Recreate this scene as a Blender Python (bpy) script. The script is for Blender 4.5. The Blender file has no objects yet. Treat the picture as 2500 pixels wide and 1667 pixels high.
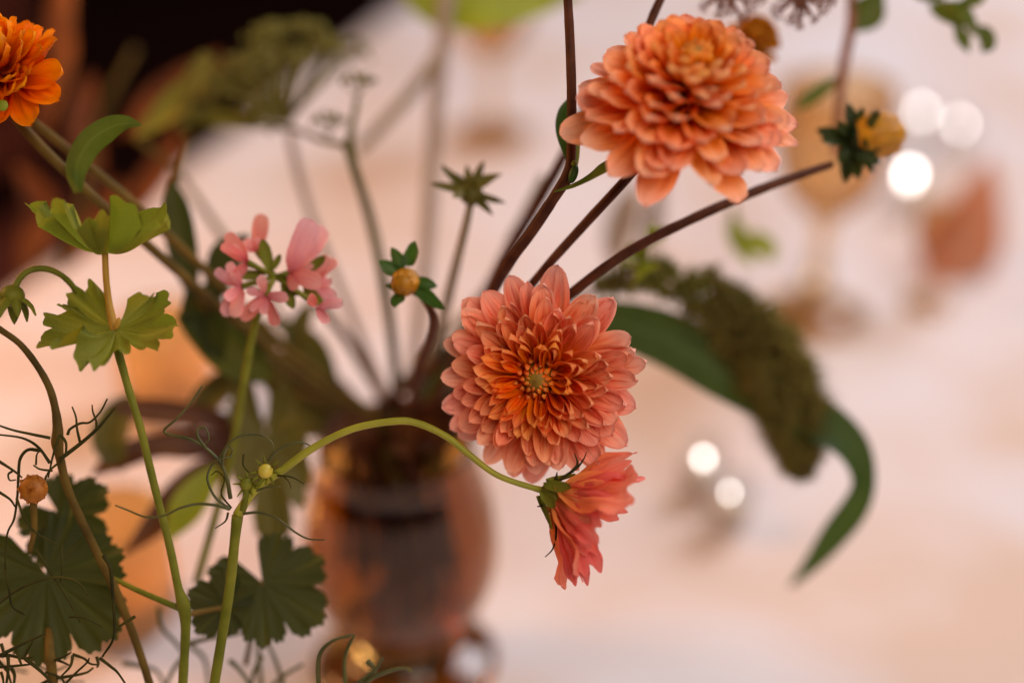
import bpy, math, random
from mathutils import Vector, Matrix
from mathutils import noise as mnoise
R = random.Random(7)
V = Vector
sc = bpy.context.scene
col = sc.collection

# ------------------------------------------------------------------ camera, light, exposure
CAM = V((0, 0, 1.32)); PITCH = math.radians(30); TABLE = 0.75
cd = bpy.data.cameras.new('camera'); cam = bpy.data.objects.new('camera', cd); col.objects.link(cam)
cam.location = CAM; cam.rotation_euler = (math.pi/2 - PITCH, 0, 0)
cd.lens = 50; cd.sensor_width = 36; cd.clip_start = .01; cd.clip_end = 50
cd.dof.use_dof = True; cd.dof.focus_distance = .540; cd.dof.aperture_fstop = 1.8
sc.camera = cam
sc.view_settings.view_transform = 'Standard'; sc.view_settings.look = 'None'
sc.view_settings.exposure = .15; sc.view_settings.gamma = 1
sc.render.engine = 'CYCLES'
sc.cycles.use_denoising = True
sc.cycles.max_bounces = 12; sc.cycles.transparent_max_bounces = 16
sc.cycles.transmission_bounces = 10
sc.cycles.sample_clamp_indirect = 4.0
w = bpy.data.worlds.new('World'); sc.world = w; w.use_nodes = True
w.node_tree.nodes['Background'].inputs[0].default_value = (1.0, .80, .72, 1)
w.node_tree.nodes['Background'].inputs[1].default_value = .04

def area(name, loc, tgt, sx, sy, power, color):
    l = bpy.data.lights.new(name, 'AREA'); l.shape = 'RECTANGLE'; l.size = sx; l.size_y = sy
    l.energy = power; l.color = color
    o = bpy.data.objects.new(name, l); col.objects.link(o); o.location = loc
    o.rotation_euler = (V(tgt) - V(loc)).to_track_quat('-Z', 'Y').to_euler()
    return o
area('window_light', (2.1, 2.6, 3.0), (.25, .9, .85), 1.6, 1.8, 92, (1, .96, 1))
area('lamp_light', (-1.0, .85, 1.45), (-.35, .75, .78), .35, .35, 8.5, (1, .47, .17))
area('room_light', (.55, -.45, 2.15), (.0, .48, 1.05), 1.1, 1.0, 17.0, (1, .85, .72))  # added fill behind the camera to brighten the flowers, no visible source

# ------------------------------------------------------------------ helpers
RV = V((1, 0, 0)); UV_ = V((0, math.sin(PITCH), math.cos(PITCH))); FV = V((0, math.cos(PITCH), -math.sin(PITCH)))
def P(px, py, d):                       # a point of the photograph (2500 x 1667 px) at distance d
    k = .72*d/2500
    return CAM + FV*d + RV*((px - 1250)*k) + UV_*((833.5 - py)*k)
def pxm(d): return .72*d/2500           # metres per photo pixel at distance d
def cv(r, u, t): return (RV*r + UV_*u - FV*t).normalized()
def onplane(px, py, z):                 # where the line of sight meets a level plane
    dr = P(px, py, 1) - CAM
    return CAM + dr*((z - CAM.z)/dr.z)

WL = {}
def put(o, parent, wloc):
    col.objects.link(o)
    if parent is not None:
        o.parent = parent; o.location = V(wloc) - WL[parent.name]
    else: o.location = wloc
    WL[o.name] = V(wloc); return o
def thing(name, label, cat, loc, group=None):
    o = bpy.data.objects.new(name, None); o.empty_display_size = .01
    put(o, None, loc); o['label'] = label; o['category'] = cat
    if group: o['group'] = group
    return o
def mk(name, verts, faces, mat, smooth=True, uvs=None):
    me = bpy.data.meshes.new(name); me.from_pydata([tuple(v) for v in verts], [], faces); me.update()
    if uvs:
        ul = me.uv_layers.new(name='UVMap')
        for l in me.loops: ul.data[l.index].uv = uvs[l.vertex_index]
    if smooth: me.polygons.foreach_set('use_smooth', [True]*len(me.polygons))
    me.materials.append(mat); return me
def solid(name, verts, faces, mat, parent, smooth=True, uvs=None, origin=None, kind=None):   # verts in world space
    o0 = V(origin) if origin is not None else V(verts[0])
    ob = bpy.data.objects.new(name, mk(name, [V(v) - o0 for v in verts], faces, mat, smooth, uvs))
    put(ob, parent, o0)
    if kind: ob['kind'] = kind
    return ob
def inst(name, me, parent, base, y, z, s=1.0, sx=None, c=None):      # a copy of mesh me: +Y along y, +Z towards z
    y = V(y).normalized(); z = V(z); x = y.cross(z)
    if x.length < 1e-5: x = y.orthogonal()
    x.normalize(); z = x.cross(y).normalized()
    ob = bpy.data.objects.new(name, me); put(ob, parent, base)
    m = Matrix((x, y, z)).transposed(); ob.rotation_mode = 'QUATERNION'; ob.rotation_quaternion = m.to_quaternion()
    ob.scale = ((sx or s), s, s)
    if c is not None: ob.color = (c, R.random(), R.random(), 1)
    return ob
def spline(pts, n=6):                    # Catmull-Rom through pts (tuples of any length)
    pts = [tuple(p) for p in pts]
    if len(pts) < 3: n = max(n, 4)
    P_ = [tuple(2*a - b for a, b in zip(pts[0], pts[1]))] + pts + [tuple(2*a - b for a, b in zip(pts[-1], pts[-2]))]
    out = []
    for i in range(1, len(P_) - 2):
        a, b, c, d = P_[i-1:i+3]
        for k in range(n):
            t = k/n
            out.append(tuple(.5*((2*q) + (-p+r)*t + (2*p-5*q+4*r-s)*t*t + (-p+3*q-3*r+s)*t**3) for p, q, r, s in zip(a, b, c, d)))
    out.append(pts[-1]); return out
def tube_geo(path, rad, ns=8, v0=0):     # path: world points, rad: radii
    vs, fs = [], []; up = V((.3, .2, .9)); n = len(path)
    t0 = (path[1]-path[0]).normalized(); nrm = t0.cross(up)
    if nrm.length < 1e-4: nrm = t0.orthogonal()
    nrm.normalize()
    for i in range(n):
        t = (path[min(i+1, n-1)] - path[max(i-1, 0)])
        if t.length < 1e-9: t = t0
        t = t.normalized(); nrm = (nrm - t*nrm.dot(t)); nrm.normalize(); b = t.cross(nrm)
        for k in range(ns):
            a = 2*math.pi*k/ns
            vs.append(path[i] + (nrm*math.cos(a) + b*math.sin(a))*rad[i])
    for i in range(n-1):
        for k in range(ns):
            fs.append((v0+i*ns+k, v0+i*ns+(k+1) % ns, v0+(i+1)*ns+(k+1) % ns, v0+(i+1)*ns+k))
    fs.append(tuple(v0+k for k in range(ns))[::-1]); fs.append(tuple(v0+(n-1)*ns+k for k in range(ns)))
    return vs, fs
def stem(name, pts, mat, parent, n=6, ns=8, bump=0):      # pts: (px, py, d, radius_px)
    s = spline(pts, n)
    path = [P(*q[:3]) for q in s]; rad = [max(.00012, q[3]*pxm(q[2]))*(1 + .07*mnoise.noise(V((q[0]*.05, q[1]*.05, 1.3)))) for q in s]
    if bump: rad = [r*(1 + bump*math.sin(i*1.7)) for i, r in enumerate(rad)]
    vs, fs = tube_geo(path, rad, ns)
    return solid(name, vs, fs, mat, parent)
def thread(pts, d, mat, parent, r=2.2, name='thread_leaf', taper=.5, d2=None):
    m = len(pts); d2 = d if d2 is None else d2
    q = [(p[0], p[1], d + (d2-d)*i/(m-1) + R.uniform(-.0015, .0015), 1.35*r*(1 - (1-taper)*i/(m-1))) for i, p in enumerate(pts)]
    return stem(name, q, mat, parent, 5, 5)
def blob(name, c, r, mat, parent, sc3=(1, 1, 1), axis=None, nu=12, nv=8, rough=0.0, seed=0):
    vs, fs = [], []; ax = V(axis).normalized() if axis is not None else V((0, 0, 1))
    x = ax.orthogonal().normalized(); y = ax.cross(x)
    for j in range(nv+1):
        th = math.pi*j/nv
        for i in range(nu):
            a = 2*math.pi*i/nu
            d = V((math.sin(th)*math.cos(a)*sc3[0], math.sin(th)*math.sin(a)*sc3[1], math.cos(th)*sc3[2]))
            k = 1 + rough*mnoise.noise(d*2.5 + V((seed, 0, 0)))
            vs.append(V(c) + (x*d.x + y*d.y + ax*d.z)*r*k)
    for j in range(nv):
        for i in range(nu):
            fs.append((j*nu+i, (j+1)*nu+i, (j+1)*nu+(i+1) % nu, j*nu+(i+1) % nu))
    return solid(name, vs, fs, mat, parent, origin=c)
def ribbon(name, pts, nrm, mat, parent, n=6, cup=.15, nu=4):  # pts: (px,py,d,halfwidth_px, twist)
    s = spline(pts, n); path = [P(*q[:3]) for q in s]; vs, fs, uvs = [], [], []
    for i, q in enumerate(s):
        t = (path[min(i+1, len(s)-1)] - path[max(i-1, 0)]).normalized()
        z = V(nrm); z = (z - t*z.dot(t)).normalized(); x = t.cross(z)
        tw = q[4] if len(q) > 4 else 0
        x, z = x*math.cos(tw) + z*math.sin(tw), z*math.cos(tw) - x*math.sin(tw)
        h = max(.0001, q[3]*pxm(q[2]))
        for k in range(nu+1):
            u = -1 + 2*k/nu
            vs.append(path[i] + x*u*h + z*(cup*h*u*u)); uvs.append((k/nu, i/(len(s)-1)))
    for i in range(len(s)-1):
        for k in range(nu):
            a = i*(nu+1)+k; fs.append((a, a+1, a+nu+2, a+nu+1))
    return solid(name, vs, fs, mat, parent, uvs=uvs)
def lathe(prof, c, ns=48):
    vs, fs = [], []; m = len(prof)
    for r, z in prof:
        for k in range(ns):
            a = 2*math.pi*k/ns; vs.append(V(c) + V((r*math.cos(a), r*math.sin(a), z)))
    for i in range(m-1):
        for k in range(ns):
            fs.append((i*ns+k, i*ns+(k+1) % ns, (i+1)*ns+(k+1) % ns, (i+1)*ns+k))
    return vs, fs
def box(c, sx, sy, sz, rz=0, bev=0):
    vs = []; cr, sr = math.cos(rz), math.sin(rz)
    for z in (-1, 1):
        for x, y in ((-1, -1), (1, -1), (1, 1), (-1, 1)):
            X, Y = x*sx/2, y*sy/2
            vs.append(V(c) + V((X*cr - Y*sr, X*sr + Y*cr, z*sz/2)))
    return vs, [(3, 2, 1, 0), (4, 5, 6, 7), (0, 1, 5, 4), (1, 2, 6, 5), (2, 3, 7, 6), (3, 0, 4, 7)]

# ------------------------------------------------------------------ materials
def new_mat(name):
    m = bpy.data.materials.new(name); m.use_nodes = True; nt = m.node_tree; nt.nodes.clear()
    out = nt.nodes.new('ShaderNodeOutputMaterial'); return m, nt, out
def N(nt, t, **kw):
    n = nt.nodes.new(t)
    for k, v in kw.items():
        if k.startswith('_'): setattr(n, k[1:], v)
    return n
def ramp(nt, stops, src=None):
    r = nt.nodes.new('ShaderNodeValToRGB'); e = r.color_ramp.elements
    while len(e) < len(stops): e.new(.5)
    for x, (p, c) in zip(e, stops): x.position = p; x.color = (*c, 1)
    if src is not None: nt.links.new(src, r.inputs[0])
    return r
def mixc(nt, a, b, f, mode='MIX'):
    m = nt.nodes.new('ShaderNodeMix'); m.data_type = 'RGBA'; m.blend_type = mode
    for s, v in ((m.inputs[0], f), (m.inputs[6], a), (m.inputs[7], b)):
        if hasattr(v, 'is_linked'): nt.links.new(v, s)
        elif isinstance(v, (int, float)): s.default_value = v
        else: s.default_value = (*v, 1)
    return m.outputs[2]
def math_(nt, op, a, b=0.0):
    m = nt.nodes.new('ShaderNodeMath'); m.operation = op
    for s, v in ((m.inputs[0], a), (m.inputs[1], b)):
        if hasattr(v, 'is_linked'): nt.links.new(v, s)
        else: s.default_value = v
    return m.outputs[0]
def finish(nt, out, colr, rough=.5, trans=0.0, spec=.4, bump=None, bstr=.2, bdist=.0005, sheen=0.0, transcol=None):
    b = nt.nodes.new('ShaderNodeBsdfPrincipled')
    if hasattr(colr, 'is_linked'): nt.links.new(colr, b.inputs['Base Color'])
    else: b.inputs['Base Color'].default_value = (*colr, 1)
    b.inputs['Roughness'].default_value = rough; b.inputs['Specular IOR Level'].default_value = spec
    if sheen: b.inputs['Sheen Weight'].default_value = sheen
    if bump is not None:
        bn = nt.nodes.new('ShaderNodeBump'); bn.inputs['Strength'].default_value = bstr; bn.inputs['Distance'].default_value = bdist
        nt.links.new(bump, bn.inputs['Height']); nt.links.new(bn.outputs[0], b.inputs['Normal'])
    sh = b.outputs[0]
    if trans:
        t = nt.nodes.new('ShaderNodeBsdfTranslucent'); tc = transcol if transcol is not None else colr
        if hasattr(tc, 'is_linked'): nt.links.new(tc, t.inputs[0])
        else: t.inputs[0].default_value = (*tc, 1)
        mx = nt.nodes.new('ShaderNodeMixShader'); mx.inputs[0].default_value = trans
        nt.links.new(sh, mx.inputs[1]); nt.links.new(t.outputs[0], mx.inputs[2]); sh = mx.outputs[0]
    nt.links.new(sh, out.inputs[0])
def petal_mat(name, outer, inner, streak, trans=.30, streakf=.72, sat=1.08):
    m, nt, out = new_mat(name)
    uv = N(nt, 'ShaderNodeUVMap'); sep = N(nt, 'ShaderNodeSeparateXYZ'); nt.links.new(uv.outputs[0], sep.inputs[0])
    oi = N(nt, 'ShaderNodeObjectInfo'); osep = N(nt, 'ShaderNodeSeparateColor'); nt.links.new(oi.outputs['Color'], osep.inputs[0])
    ro = ramp(nt, outer, sep.outputs[1]); ri = ramp(nt, inner, sep.outputs[1])
    c = mixc(nt, ro.outputs[0], ri.outputs[0], osep.outputs[0])
    mp = N(nt, 'ShaderNodeCombineXYZ')
    nt.links.new(math_(nt, 'MULTIPLY', sep.outputs[0], 11.0), mp.inputs[0])
    nt.links.new(math_(nt, 'MULTIPLY', sep.outputs[1], 1.3), mp.inputs[1])
    nt.links.new(math_(nt, 'MULTIPLY', oi.outputs['Random'], 40.0), mp.inputs[2])
    nz = N(nt, 'ShaderNodeTexNoise'); nz.inputs['Scale'].default_value = 1.0; nz.inputs['Detail'].default_value = 3
    nt.links.new(mp.outputs[0], nz.inputs['Vector'])
    st = ramp(nt, [(.50, (0, 0, 0)), (.64, (1, 1, 1))], nz.outputs[0])
    env = ramp(nt, [(.0, (.3,)*3), (.45, (1,)*3), (.82, (.7,)*3), (1, (.05,)*3)], sep.outputs[1])
    f = math_(nt, 'MULTIPLY', math_(nt, 'MULTIPLY', st.outputs[0], env.outputs[0]), streakf)
    c = mixc(nt, c, streak, f)
    # faint pale veins and slight hue change from petal to petal
    pv = ramp(nt, [(.3, (1, 1, 1)), (.46, (0, 0, 0))], nz.outputs[0])
    c = mixc(nt, c, (.86, .50, .36), math_(nt, 'MULTIPLY', math_(nt, 'MULTIPLY', pv.outputs[0], sep.outputs[1]), .28))
    hs = N(nt, 'ShaderNodeHueSaturation'); nt.links.new(c, hs.inputs['Color'])
    nt.links.new(math_(nt, 'ADD', math_(nt, 'MULTIPLY', osep.outputs[1], .018), .491), hs.inputs['Hue'])
    nt.links.new(math_(nt, 'ADD', math_(nt, 'MULTIPLY', osep.outputs[2], .25), .90), hs.inputs['Value']); hs.inputs['Saturation'].default_value = sat
    finish(nt, out, hs.outputs[0], .6, trans, .14, nz.outputs[0], .35, .0006)
    return m
M = {}
M['peach'] = petal_mat('peach_petal',
    [(0, (.66, .08, .006)), (.35, (.90, .23, .04)), (.68, (.93, .36, .21)), (1, (.96, .54, .44))],
    [(0, (.55, .05, .004)), (.45, (.88, .20, .028)), (1, (.93, .38, .13))], (.72, .085, .065))
M['peach_warm'] = petal_mat('apricot_petal',
    [(0, (.66, .08, .008)), (.45, (.91, .26, .035)), (.75, (.93, .39, .17)), (1, (.96, .58, .46))],
    [(0, (.62, .07, .005)), (.5, (.90, .27, .03)), (1, (.94, .45, .15))], (.76, .15, .07), .30, .3)
M['orange'] = petal_mat('orange_petal',
    [(0, (.5, .045, .003)), (.5, (.82, .17, .008)), (1, (.90, .30, .03))],
    [(0, (.5, .045, .003)), (.5, (.82, .17, .008)), (1, (.9, .33, .04))], (.7, .09, .004), .4, .3)
M['cosmos'] = petal_mat('cosmos_petal',
    [(0, (.80, .28, .006)), (.3, (.88, .21, .012)), (.65, (.86, .17, .06)), (1, (.84, .21, .15))],
    [(0, (.75, .14, .006)), (.5, (.78, .09, .03)), (1, (.80, .17, .11))], (.66, .045, .02), .42, .5, .93)
M['pink'] = petal_mat('pink_petal',
    [(0, (.65, .10, .12)), (.4, (.80, .28, .30)), (1, (.86, .44, .48))],
    [(0, (.62, .05, .05)), (.4, (.78, .16, .10)), (1, (.82, .26, .19))], (.66, .06, .16), .4, .4, .90)
def plant_mat(name, c1, c2, scale=60, rough=.5, trans=0.0, spec=.35, bstr=.3, vein=False, sheen=0.0, tcol=None):
    m, nt, out = new_mat(name)
    tc = N(nt, 'ShaderNodeTexCoord'); nz = N(nt, 'ShaderNodeTexNoise'); nz.inputs['Scale'].default_value = scale; nz.inputs['Detail'].default_value = 4
    nt.links.new(tc.outputs['Object'], nz.inputs['Vector'])
    r = ramp(nt, [(.33, c1), (.68, c2)], nz.outputs[0]); c = r.outputs[0]
    if vein:
        uv = N(nt, 'ShaderNodeUVMap'); sep = N(nt, 'ShaderNodeSeparateXYZ'); nt.links.new(uv.outputs[0], sep.inputs[0])
        # u = 0..1 across one lobe, vein in its middle
        dv = math_(nt, 'ABSOLUTE', math_(nt, 'SUBTRACT', sep.outputs[0], .5))
        f = ramp(nt, [(.0, (1, 1, 1)), (.07, (0, 0, 0))], dv)
        c = mixc(nt, c, tuple(min(1, x*1.7 + .02) for x in c2), math_(nt, 'MULTIPLY', f.outputs[0], .55))
    oi = N(nt, 'ShaderNodeObjectInfo')
    hs = N(nt, 'ShaderNodeHueSaturation'); nt.links.new(c, hs.inputs['Color'])
    nt.links.new(math_(nt, 'ADD', math_(nt, 'MULTIPLY', oi.outputs['Random'], .3), .85), hs.inputs['Value'])
    finish(nt, out, hs.outputs[0], rough, trans, spec, nz.outputs[0], bstr, .0004, sheen, tcol)
    return m
M['brown_stem'] = plant_mat('brown_stem', (.055, .016, .008), (.115, .036, .015), 120, .6, 0, .12)
M['mid_stem'] = plant_mat('olive_brown_stem', (.085, .050, .010), (.16, .095, .016), 90, .6, 0, .12)
M['green_stem'] = plant_mat('green_stem', (.105, .115, .010), (.19, .185, .020), 90, spec=.12)
M['lime_stem'] = plant_mat('lime_stem', (.25, .24, .016), (.36, .33, .028), 70)
M['amber_stem'] = plant_mat('amber_stem', (.30, .16, .02), (.40, .22, .03), 70, spec=.2)
M['dark_thread'] = plant_mat('dark_thread', (.022, .022, .005), (.06, .052, .010), 90, .7, 0, .1)
M['thread'] = plant_mat('green_thread', (.05, .055, .012), (.11, .10, .022), 90)
M['pale_stem'] = plant_mat('pale_stem', (.22, .17, .11), (.30, .24, .16), 40)
M['grey_stem'] = plant_mat('grey_stem', (.34, .25, .21), (.40, .31, .26), 40)
M['leaf'] = plant_mat('sage_leaf', (.10, .12, .008), (.235, .235, .024), 90, .65, .32, .2, .6, True, .0, (.36, .42, .02))
M['dark_leaf'] = plant_mat('dark_leaf', (.020, .026, .003), (.048, .054, .006), 70, .6, .25, .3, .4, True, 0, (.10, .13, .012))
M['mid_leaf'] = plant_mat('mid_leaf', (.035, .060, .010), (.07, .10, .016), 90, .5, .3, .2, .3, True, 0, (.22, .27, .02))
M['grass_blade'] = plant_mat('grass_blade', (.022, .050, .010), (.045, .08, .016), 60, .6, .25, .2, .2, True, 0, (.12, .19, .02))
M['bud_leaf'] = plant_mat('bud_leaf', (.02, .06, .010), (.05, .12, .018), 120, .45, .25, .3, .2, True, 0, (.12, .25, .02))
M['bud_dark'] = plant_mat('bract_green', (.012, .022, .004), (.03, .045, .008), 120, .5, .15, .3, .2, False, 0, (.08, .12, .01))
M['lime_leaf'] = plant_mat('lime_leaf', (.24, .30, .02), (.34, .40, .03), 60, .5, .4, .3, .2, False, 0, (.45, .5, .03))
M['olive_leaf'] = plant_mat('olive_leaf', (.10, .085, .014), (.17, .15, .025), 60, .5, .25, .3, .2)
M['rust_leaf'] = plant_mat('rust_leaf', (.10, .022, .005), (.27, .07, .012), 40, .6, .3)
M['olive_bright'] = plant_mat('olive_bright_leaf', (.18, .17, .018), (.28, .26, .03), 50, .6, .3)
M['red_leaf'] = plant_mat('red_leaf', (.075, .020, .006), (.16, .055, .012), 50, .5, .2, .3, .2)
M['bud_gold'] = plant_mat('bud_gold', (.42, .17, .008), (.62, .28, .012), 200, .45, .15)
M['bud_rust'] = plant_mat('bud_rust', (.30, .09, .006), (.48, .16, .012), 300, .5)
M['bud_lime'] = plant_mat('bud_lime', (.40, .34, .03), (.55, .42, .06), 200, .4)
M['umbel'] = plant_mat('umbel_green', (.13, .115, .012), (.27, .24, .035), 200, .6, .2)
M['seed'] = plant_mat('seed_olive', (.11, .088, .016), (.28, .22, .045), 110, .8, .25)
M['seed_green'] = plant_mat('seed_green', (.14, .13, .02), (.27, .26, .045), 160, .8, .25)
M['seedhead'] = plant_mat('dry_brown', (.20, .075, .045), (.36, .15, .10), 200, .7)
M['ochre'] = plant_mat('ochre_petal', (.55, .20, .01), (.68, .27, .015), 60, .5, .3)
M['eye'] = plant_mat('dahlia_eye', (.17, .10, .008), (.30, .18, .012), 300, .6)
M['hair'] = plant_mat('stem_hair', (.5, .42, .22), (.6, .5, .28), 60, .6, .4)
def glass(name, c, rough=.0, ior=1.45):
    m, nt, out = new_mat(name); b = nt.nodes.new('ShaderNodeBsdfPrincipled')
    b.inputs['Base Color'].default_value = (*c, 1); b.inputs['Roughness'].default_value = rough
    b.inputs['Transmission Weight'].default_value = 1; b.inputs['IOR'].default_value = ior
    nt.links.new(b.outputs[0], out.inputs[0]); return m
M['amber'] = glass('amber_glass', (.50, .255, .060), .06)
def thin_glass(name, c, edge, base=.04, rough=.03):
    m, nt, out = new_mat(name)
    lw = N(nt, 'ShaderNodeLayerWeight'); lw.inputs[0].default_value = .32
    tr = N(nt, 'ShaderNodeBsdfTransparent'); gl = N(nt, 'ShaderNodeBsdfGlossy'); gl.inputs['Roughness'].default_value = rough
    nt.links.new(mixc(nt, c, edge, lw.outputs['Facing']), tr.inputs[0])
    f = math_(nt, 'ADD', math_(nt, 'MULTIPLY', lw.outputs['Fresnel'], .35), base)
    mx = N(nt, 'ShaderNodeMixShader'); nt.links.new(f, mx.inputs[0]); nt.links.new(tr.outputs[0], mx.inputs[1]); nt.links.new(gl.outputs[0], mx.inputs[2])
    nt.links.new(mx.outputs[0], out.inputs[0]); return m
M['amber_pale'] = thin_glass('pale_amber_glass', (.93, .80, .62), (.78, .56, .30), .03)
M['clear'] = thin_glass('clear_glass', (.99, .985, .98), (.96, .94, .92), .012)
def frosted(name, c):
    m, nt, out = new_mat(name); finish(nt, out, c, .35, .65, .4); return m
M['frosted'] = frosted('frosted_amber_glass', (.80, .56, .30))
def emit(name, c, s):
    m, nt, out = new_mat(name); e = nt.nodes.new('ShaderNodeEmission'); e.inputs[0].default_value = (*c, 1); e.inputs[1].default_value = s
    nt.links.new(e.outputs[0], out.inputs[0]); return m
M['flame'] = emit('candle_flame', (1, .95, .92), 15)  # added glow that makes the white glints
M['flame_warm'] = emit('warm_flame', (1, .62, .25), 3)
def plain(name, c, rough=.5, trans=0, scale=30, var=.12, metallic=0):
    m, nt, out = new_mat(name)
    tc = N(nt, 'ShaderNodeTexCoord'); nz = N(nt, 'ShaderNodeTexNoise'); nz.inputs['Scale'].default_value = scale; nz.inputs['Detail'].default_value = 4
    nt.links.new(tc.outputs['Object'], nz.inputs['Vector'])
    r = ramp(nt, [(.3, tuple(x*(1-var) for x in c)), (.7, tuple(min(1, x*(1+var)) for x in c))], nz.outputs[0])
    finish(nt, out, r.outputs[0], rough, trans, .4, nz.outputs[0], .1, .0005); return m
M['wax'] = plain('wax', (.82, .72, .58), .5, .3)
M['china'] = plain('china', (.84, .82, .83), .25, 0, 5, .02)
M['napkin'] = plain('terracotta_linen', (.62, .25, .14), .9, 0, 220, .2)
M['mahogany'] = plain('mahogany', (.07, .011, .003), .5, 0, 14, .5)
def cloth_mat():
    m, nt, out = new_mat('tablecloth_linen')
    tc = N(nt, 'ShaderNodeTexCoord')
    a = N(nt, 'ShaderNodeTexNoise'); a.inputs['Scale'].default_value = 5.5; a.inputs['Detail'].default_value = 2
    nt.links.new(tc.outputs['Object'], a.inputs['Vector'])
    r = ramp(nt, [(.38, (.76, .70, .72)), (.50, (.75, .645, .635)), (.64, (.70, .54, .46))], a.outputs[0])
    wv = N(nt, 'ShaderNodeTexNoise'); wv.inputs['Scale'].default_value = 900
    nt.links.new(tc.outputs['Object'], wv.inputs['Vector'])
    finish(nt, out, r.outputs[0], .85, 0, .2, wv.outputs[0], .3, .0006, sheen=.2); return m
M['cloth'] = cloth_mat()
def floor_mat():
    m, nt, out = new_mat('dark_floor')
    tc = N(nt, 'ShaderNodeTexCoord'); mp = N(nt, 'ShaderNodeMapping'); mp.inputs['Scale'].default_value = (6, .6, 1)
    nt.links.new(tc.outputs['Object'], mp.inputs[0])
    nz = N(nt, 'ShaderNodeTexNoise'); nz.inputs['Scale'].default_value = 3; nz.inputs['Detail'].default_value = 6
    nt.links.new(mp.outputs[0], nz.inputs['Vector'])
    r = ramp(nt, [(.3, (.007, .0016, .0008)), (.7, (.018, .004, .002))], nz.outputs[0])
    finish(nt, out, r.outputs[0], .8, 0, .04, nz.outputs[0], .2); return m
M['floor'] = floor_mat()

# ------------------------------------------------------------------ the setting: floor boards, table with its cloth, chair
fl = solid('floor', [V((-6, -4, 0)), V((6, -4, 0)), V((6, 9, 0)), V((-6, 9, 0))], [(0, 1, 2, 3)], M['floor'], None, False, kind='structure')
for k in range(22):                        # dark boards, proud of the sub-floor
    x = -2.9 + k*.145
    vs, fs = box((x, 2.1, .006), .141, 6.0, .011)
    solid('floor_board', vs, fs, M['floor'], fl, False)

e0 = onplane(0, 735, TABLE); e1 = onplane(985, 0, TABLE)
ed = (e1 - e0); ed.z = 0; ed.normalize(); er = V((ed.y, -ed.x, 0))          # along the edge, and towards the table's middle
def T(s, r, z=TABLE): 
    q = e0 + ed*s + er*r; return V((q.x, q.y, z))
def cloth():
    vs, fs = [], []; ns, nr = 150, 66; L0, L1, W = -1.9, 2.6, 1.7
    drop = 8
    for i in range(ns+1):
        s = L0 + (L1-L0)*i/ns
        for j in range(-drop, nr+drop+1):
            if 0 <= j <= nr:
                q = T(s, W*j/nr)
                h = .0045*mnoise.noise(V((q.x*3.2, q.y*3.2, 0))) + .0022*mnoise.noise(V((q.x*9 + q.y*5, q.y*8, 4)))
                q.z = TABLE + h - .004
            else:
                k = -j if j < 0 else j - nr; t = k/drop
                wv = .035*t*math.sin(s*19 + 1.3*math.sin(s*5))
                r = (-.012 - wv*.9 - .05*t) if j < 0 else W + .012 + wv + .05*t
                q = T(s, r); q.z = TABLE - .006 - t*(TABLE - .03)
            vs.append(q)
    w_ = nr + 2*drop + 1
    for i in range(ns):
        for j in range(w_-1): fs.append((i*w_+j, (i+1)*w_+j, (i+1)*w_+j+1, i*w_+j+1))
    o = solid('tablecloth', vs, fs, M['cloth'], None)
    o['label'] = 'pale blush tablecloth spread over the whole table under the flowers'; o['category'] = 'tablecloth'
cloth()
def chair():
    c = T(.52, -.30, 0); t = thing('dining_chair', 'dark mahogany chair in shadow beyond the edge of the table', 'chair', c)
    rz = math.atan2(er.y, er.x)
    def q(a, b, z): return c + er*a + ed*b + V((0, 0, z))
    def pt(name, a, b, z, sa, sb, sz):
        vs, fs = box(q(a, b, z), sa, sb, sz, rz); solid(name, vs, fs, M['mahogany'], t, False)
    pt('seat', .02, 0, .45, .42, .42, .04)
    for b in (-.19, .19):
        pt('leg', .19, b, .216, .04, .04, .428)
        pt('back_post', -.20, b, .47, .04, .042, .94)
    pt('top_rail', -.20, 0, .905, .026, .336, .07)
    pt('lower_rail', -.20, 0, .58, .024, .336, .05)
    for k in range(5): pt('back_slat', -.20, -.13 + .065*k, .738, .014, .03, .262)
chair()

# ------------------------------------------------------------------ vase
VX = P(966, 1078, .745)                     # centre of the rim
VB = V((VX.x, VX.y, TABLE))
HR = VX.z - TABLE
def vase():
    t = thing('vase', 'amber glass goblet vase holding the flower stems', 'vase', VB)
    o = [(.0005, 0), (.044, 0), (.0455, .003), (.043, .007), (.030, .013), (.0245, .020), (.0245, .026), (.031, .034), (.040, .047), (.0462, .066), (.0482, .085), (.0462, .108), (.042, .127), (.0385, .140), (.037, HR)]
    o = [(r*1.11, z if z < .1 else .1 + (z-.1)*(HR-.1)/max(.001, HR-.1)) for r, z in o if z <= HR]
    o = [tuple(q) for q in spline(o, 4)]
    k0 = next(i for i, q in enumerate(o) if q[1] > .038)
    inn = [(max(.0008, r - .0026), z) for r, z in o[k0:]][::-1]
    prof = o + [(o[-1][0]-.0012, HR+.0012)] + inn + [(.0008, inn[-1][1] - .003)]
    vs, fs = lathe(prof, VB, 56)
    solid('goblet', vs, fs, M['amber'], t, origin=VB)
vase()
def into_vase(k=0, deep=.75):               # points that run a stem through the mouth into the bowl
    a = k*2.39996; rr = .020*math.sqrt((k % 7 + .5)/7)
    top = VX + V((rr*math.cos(a), rr*math.sin(a), .004))
    bot = VB + V((-rr*.9*math.cos(a), -rr*.9*math.sin(a), HR*(1-deep)))
    return top, bot
def px_of(q):                               # photo pixel and distance of a world point
    v = q - CAM; d = v.dot(FV); k = pxm(d)
    return (1250 + v.dot(RV)/k, 833.5 - v.dot(UV_)/k, d)
def vend(k, r, deep=.75):
    a, b = into_vase(k, deep); return [(*px_of(a), r), (*px_of(b), r)]

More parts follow.
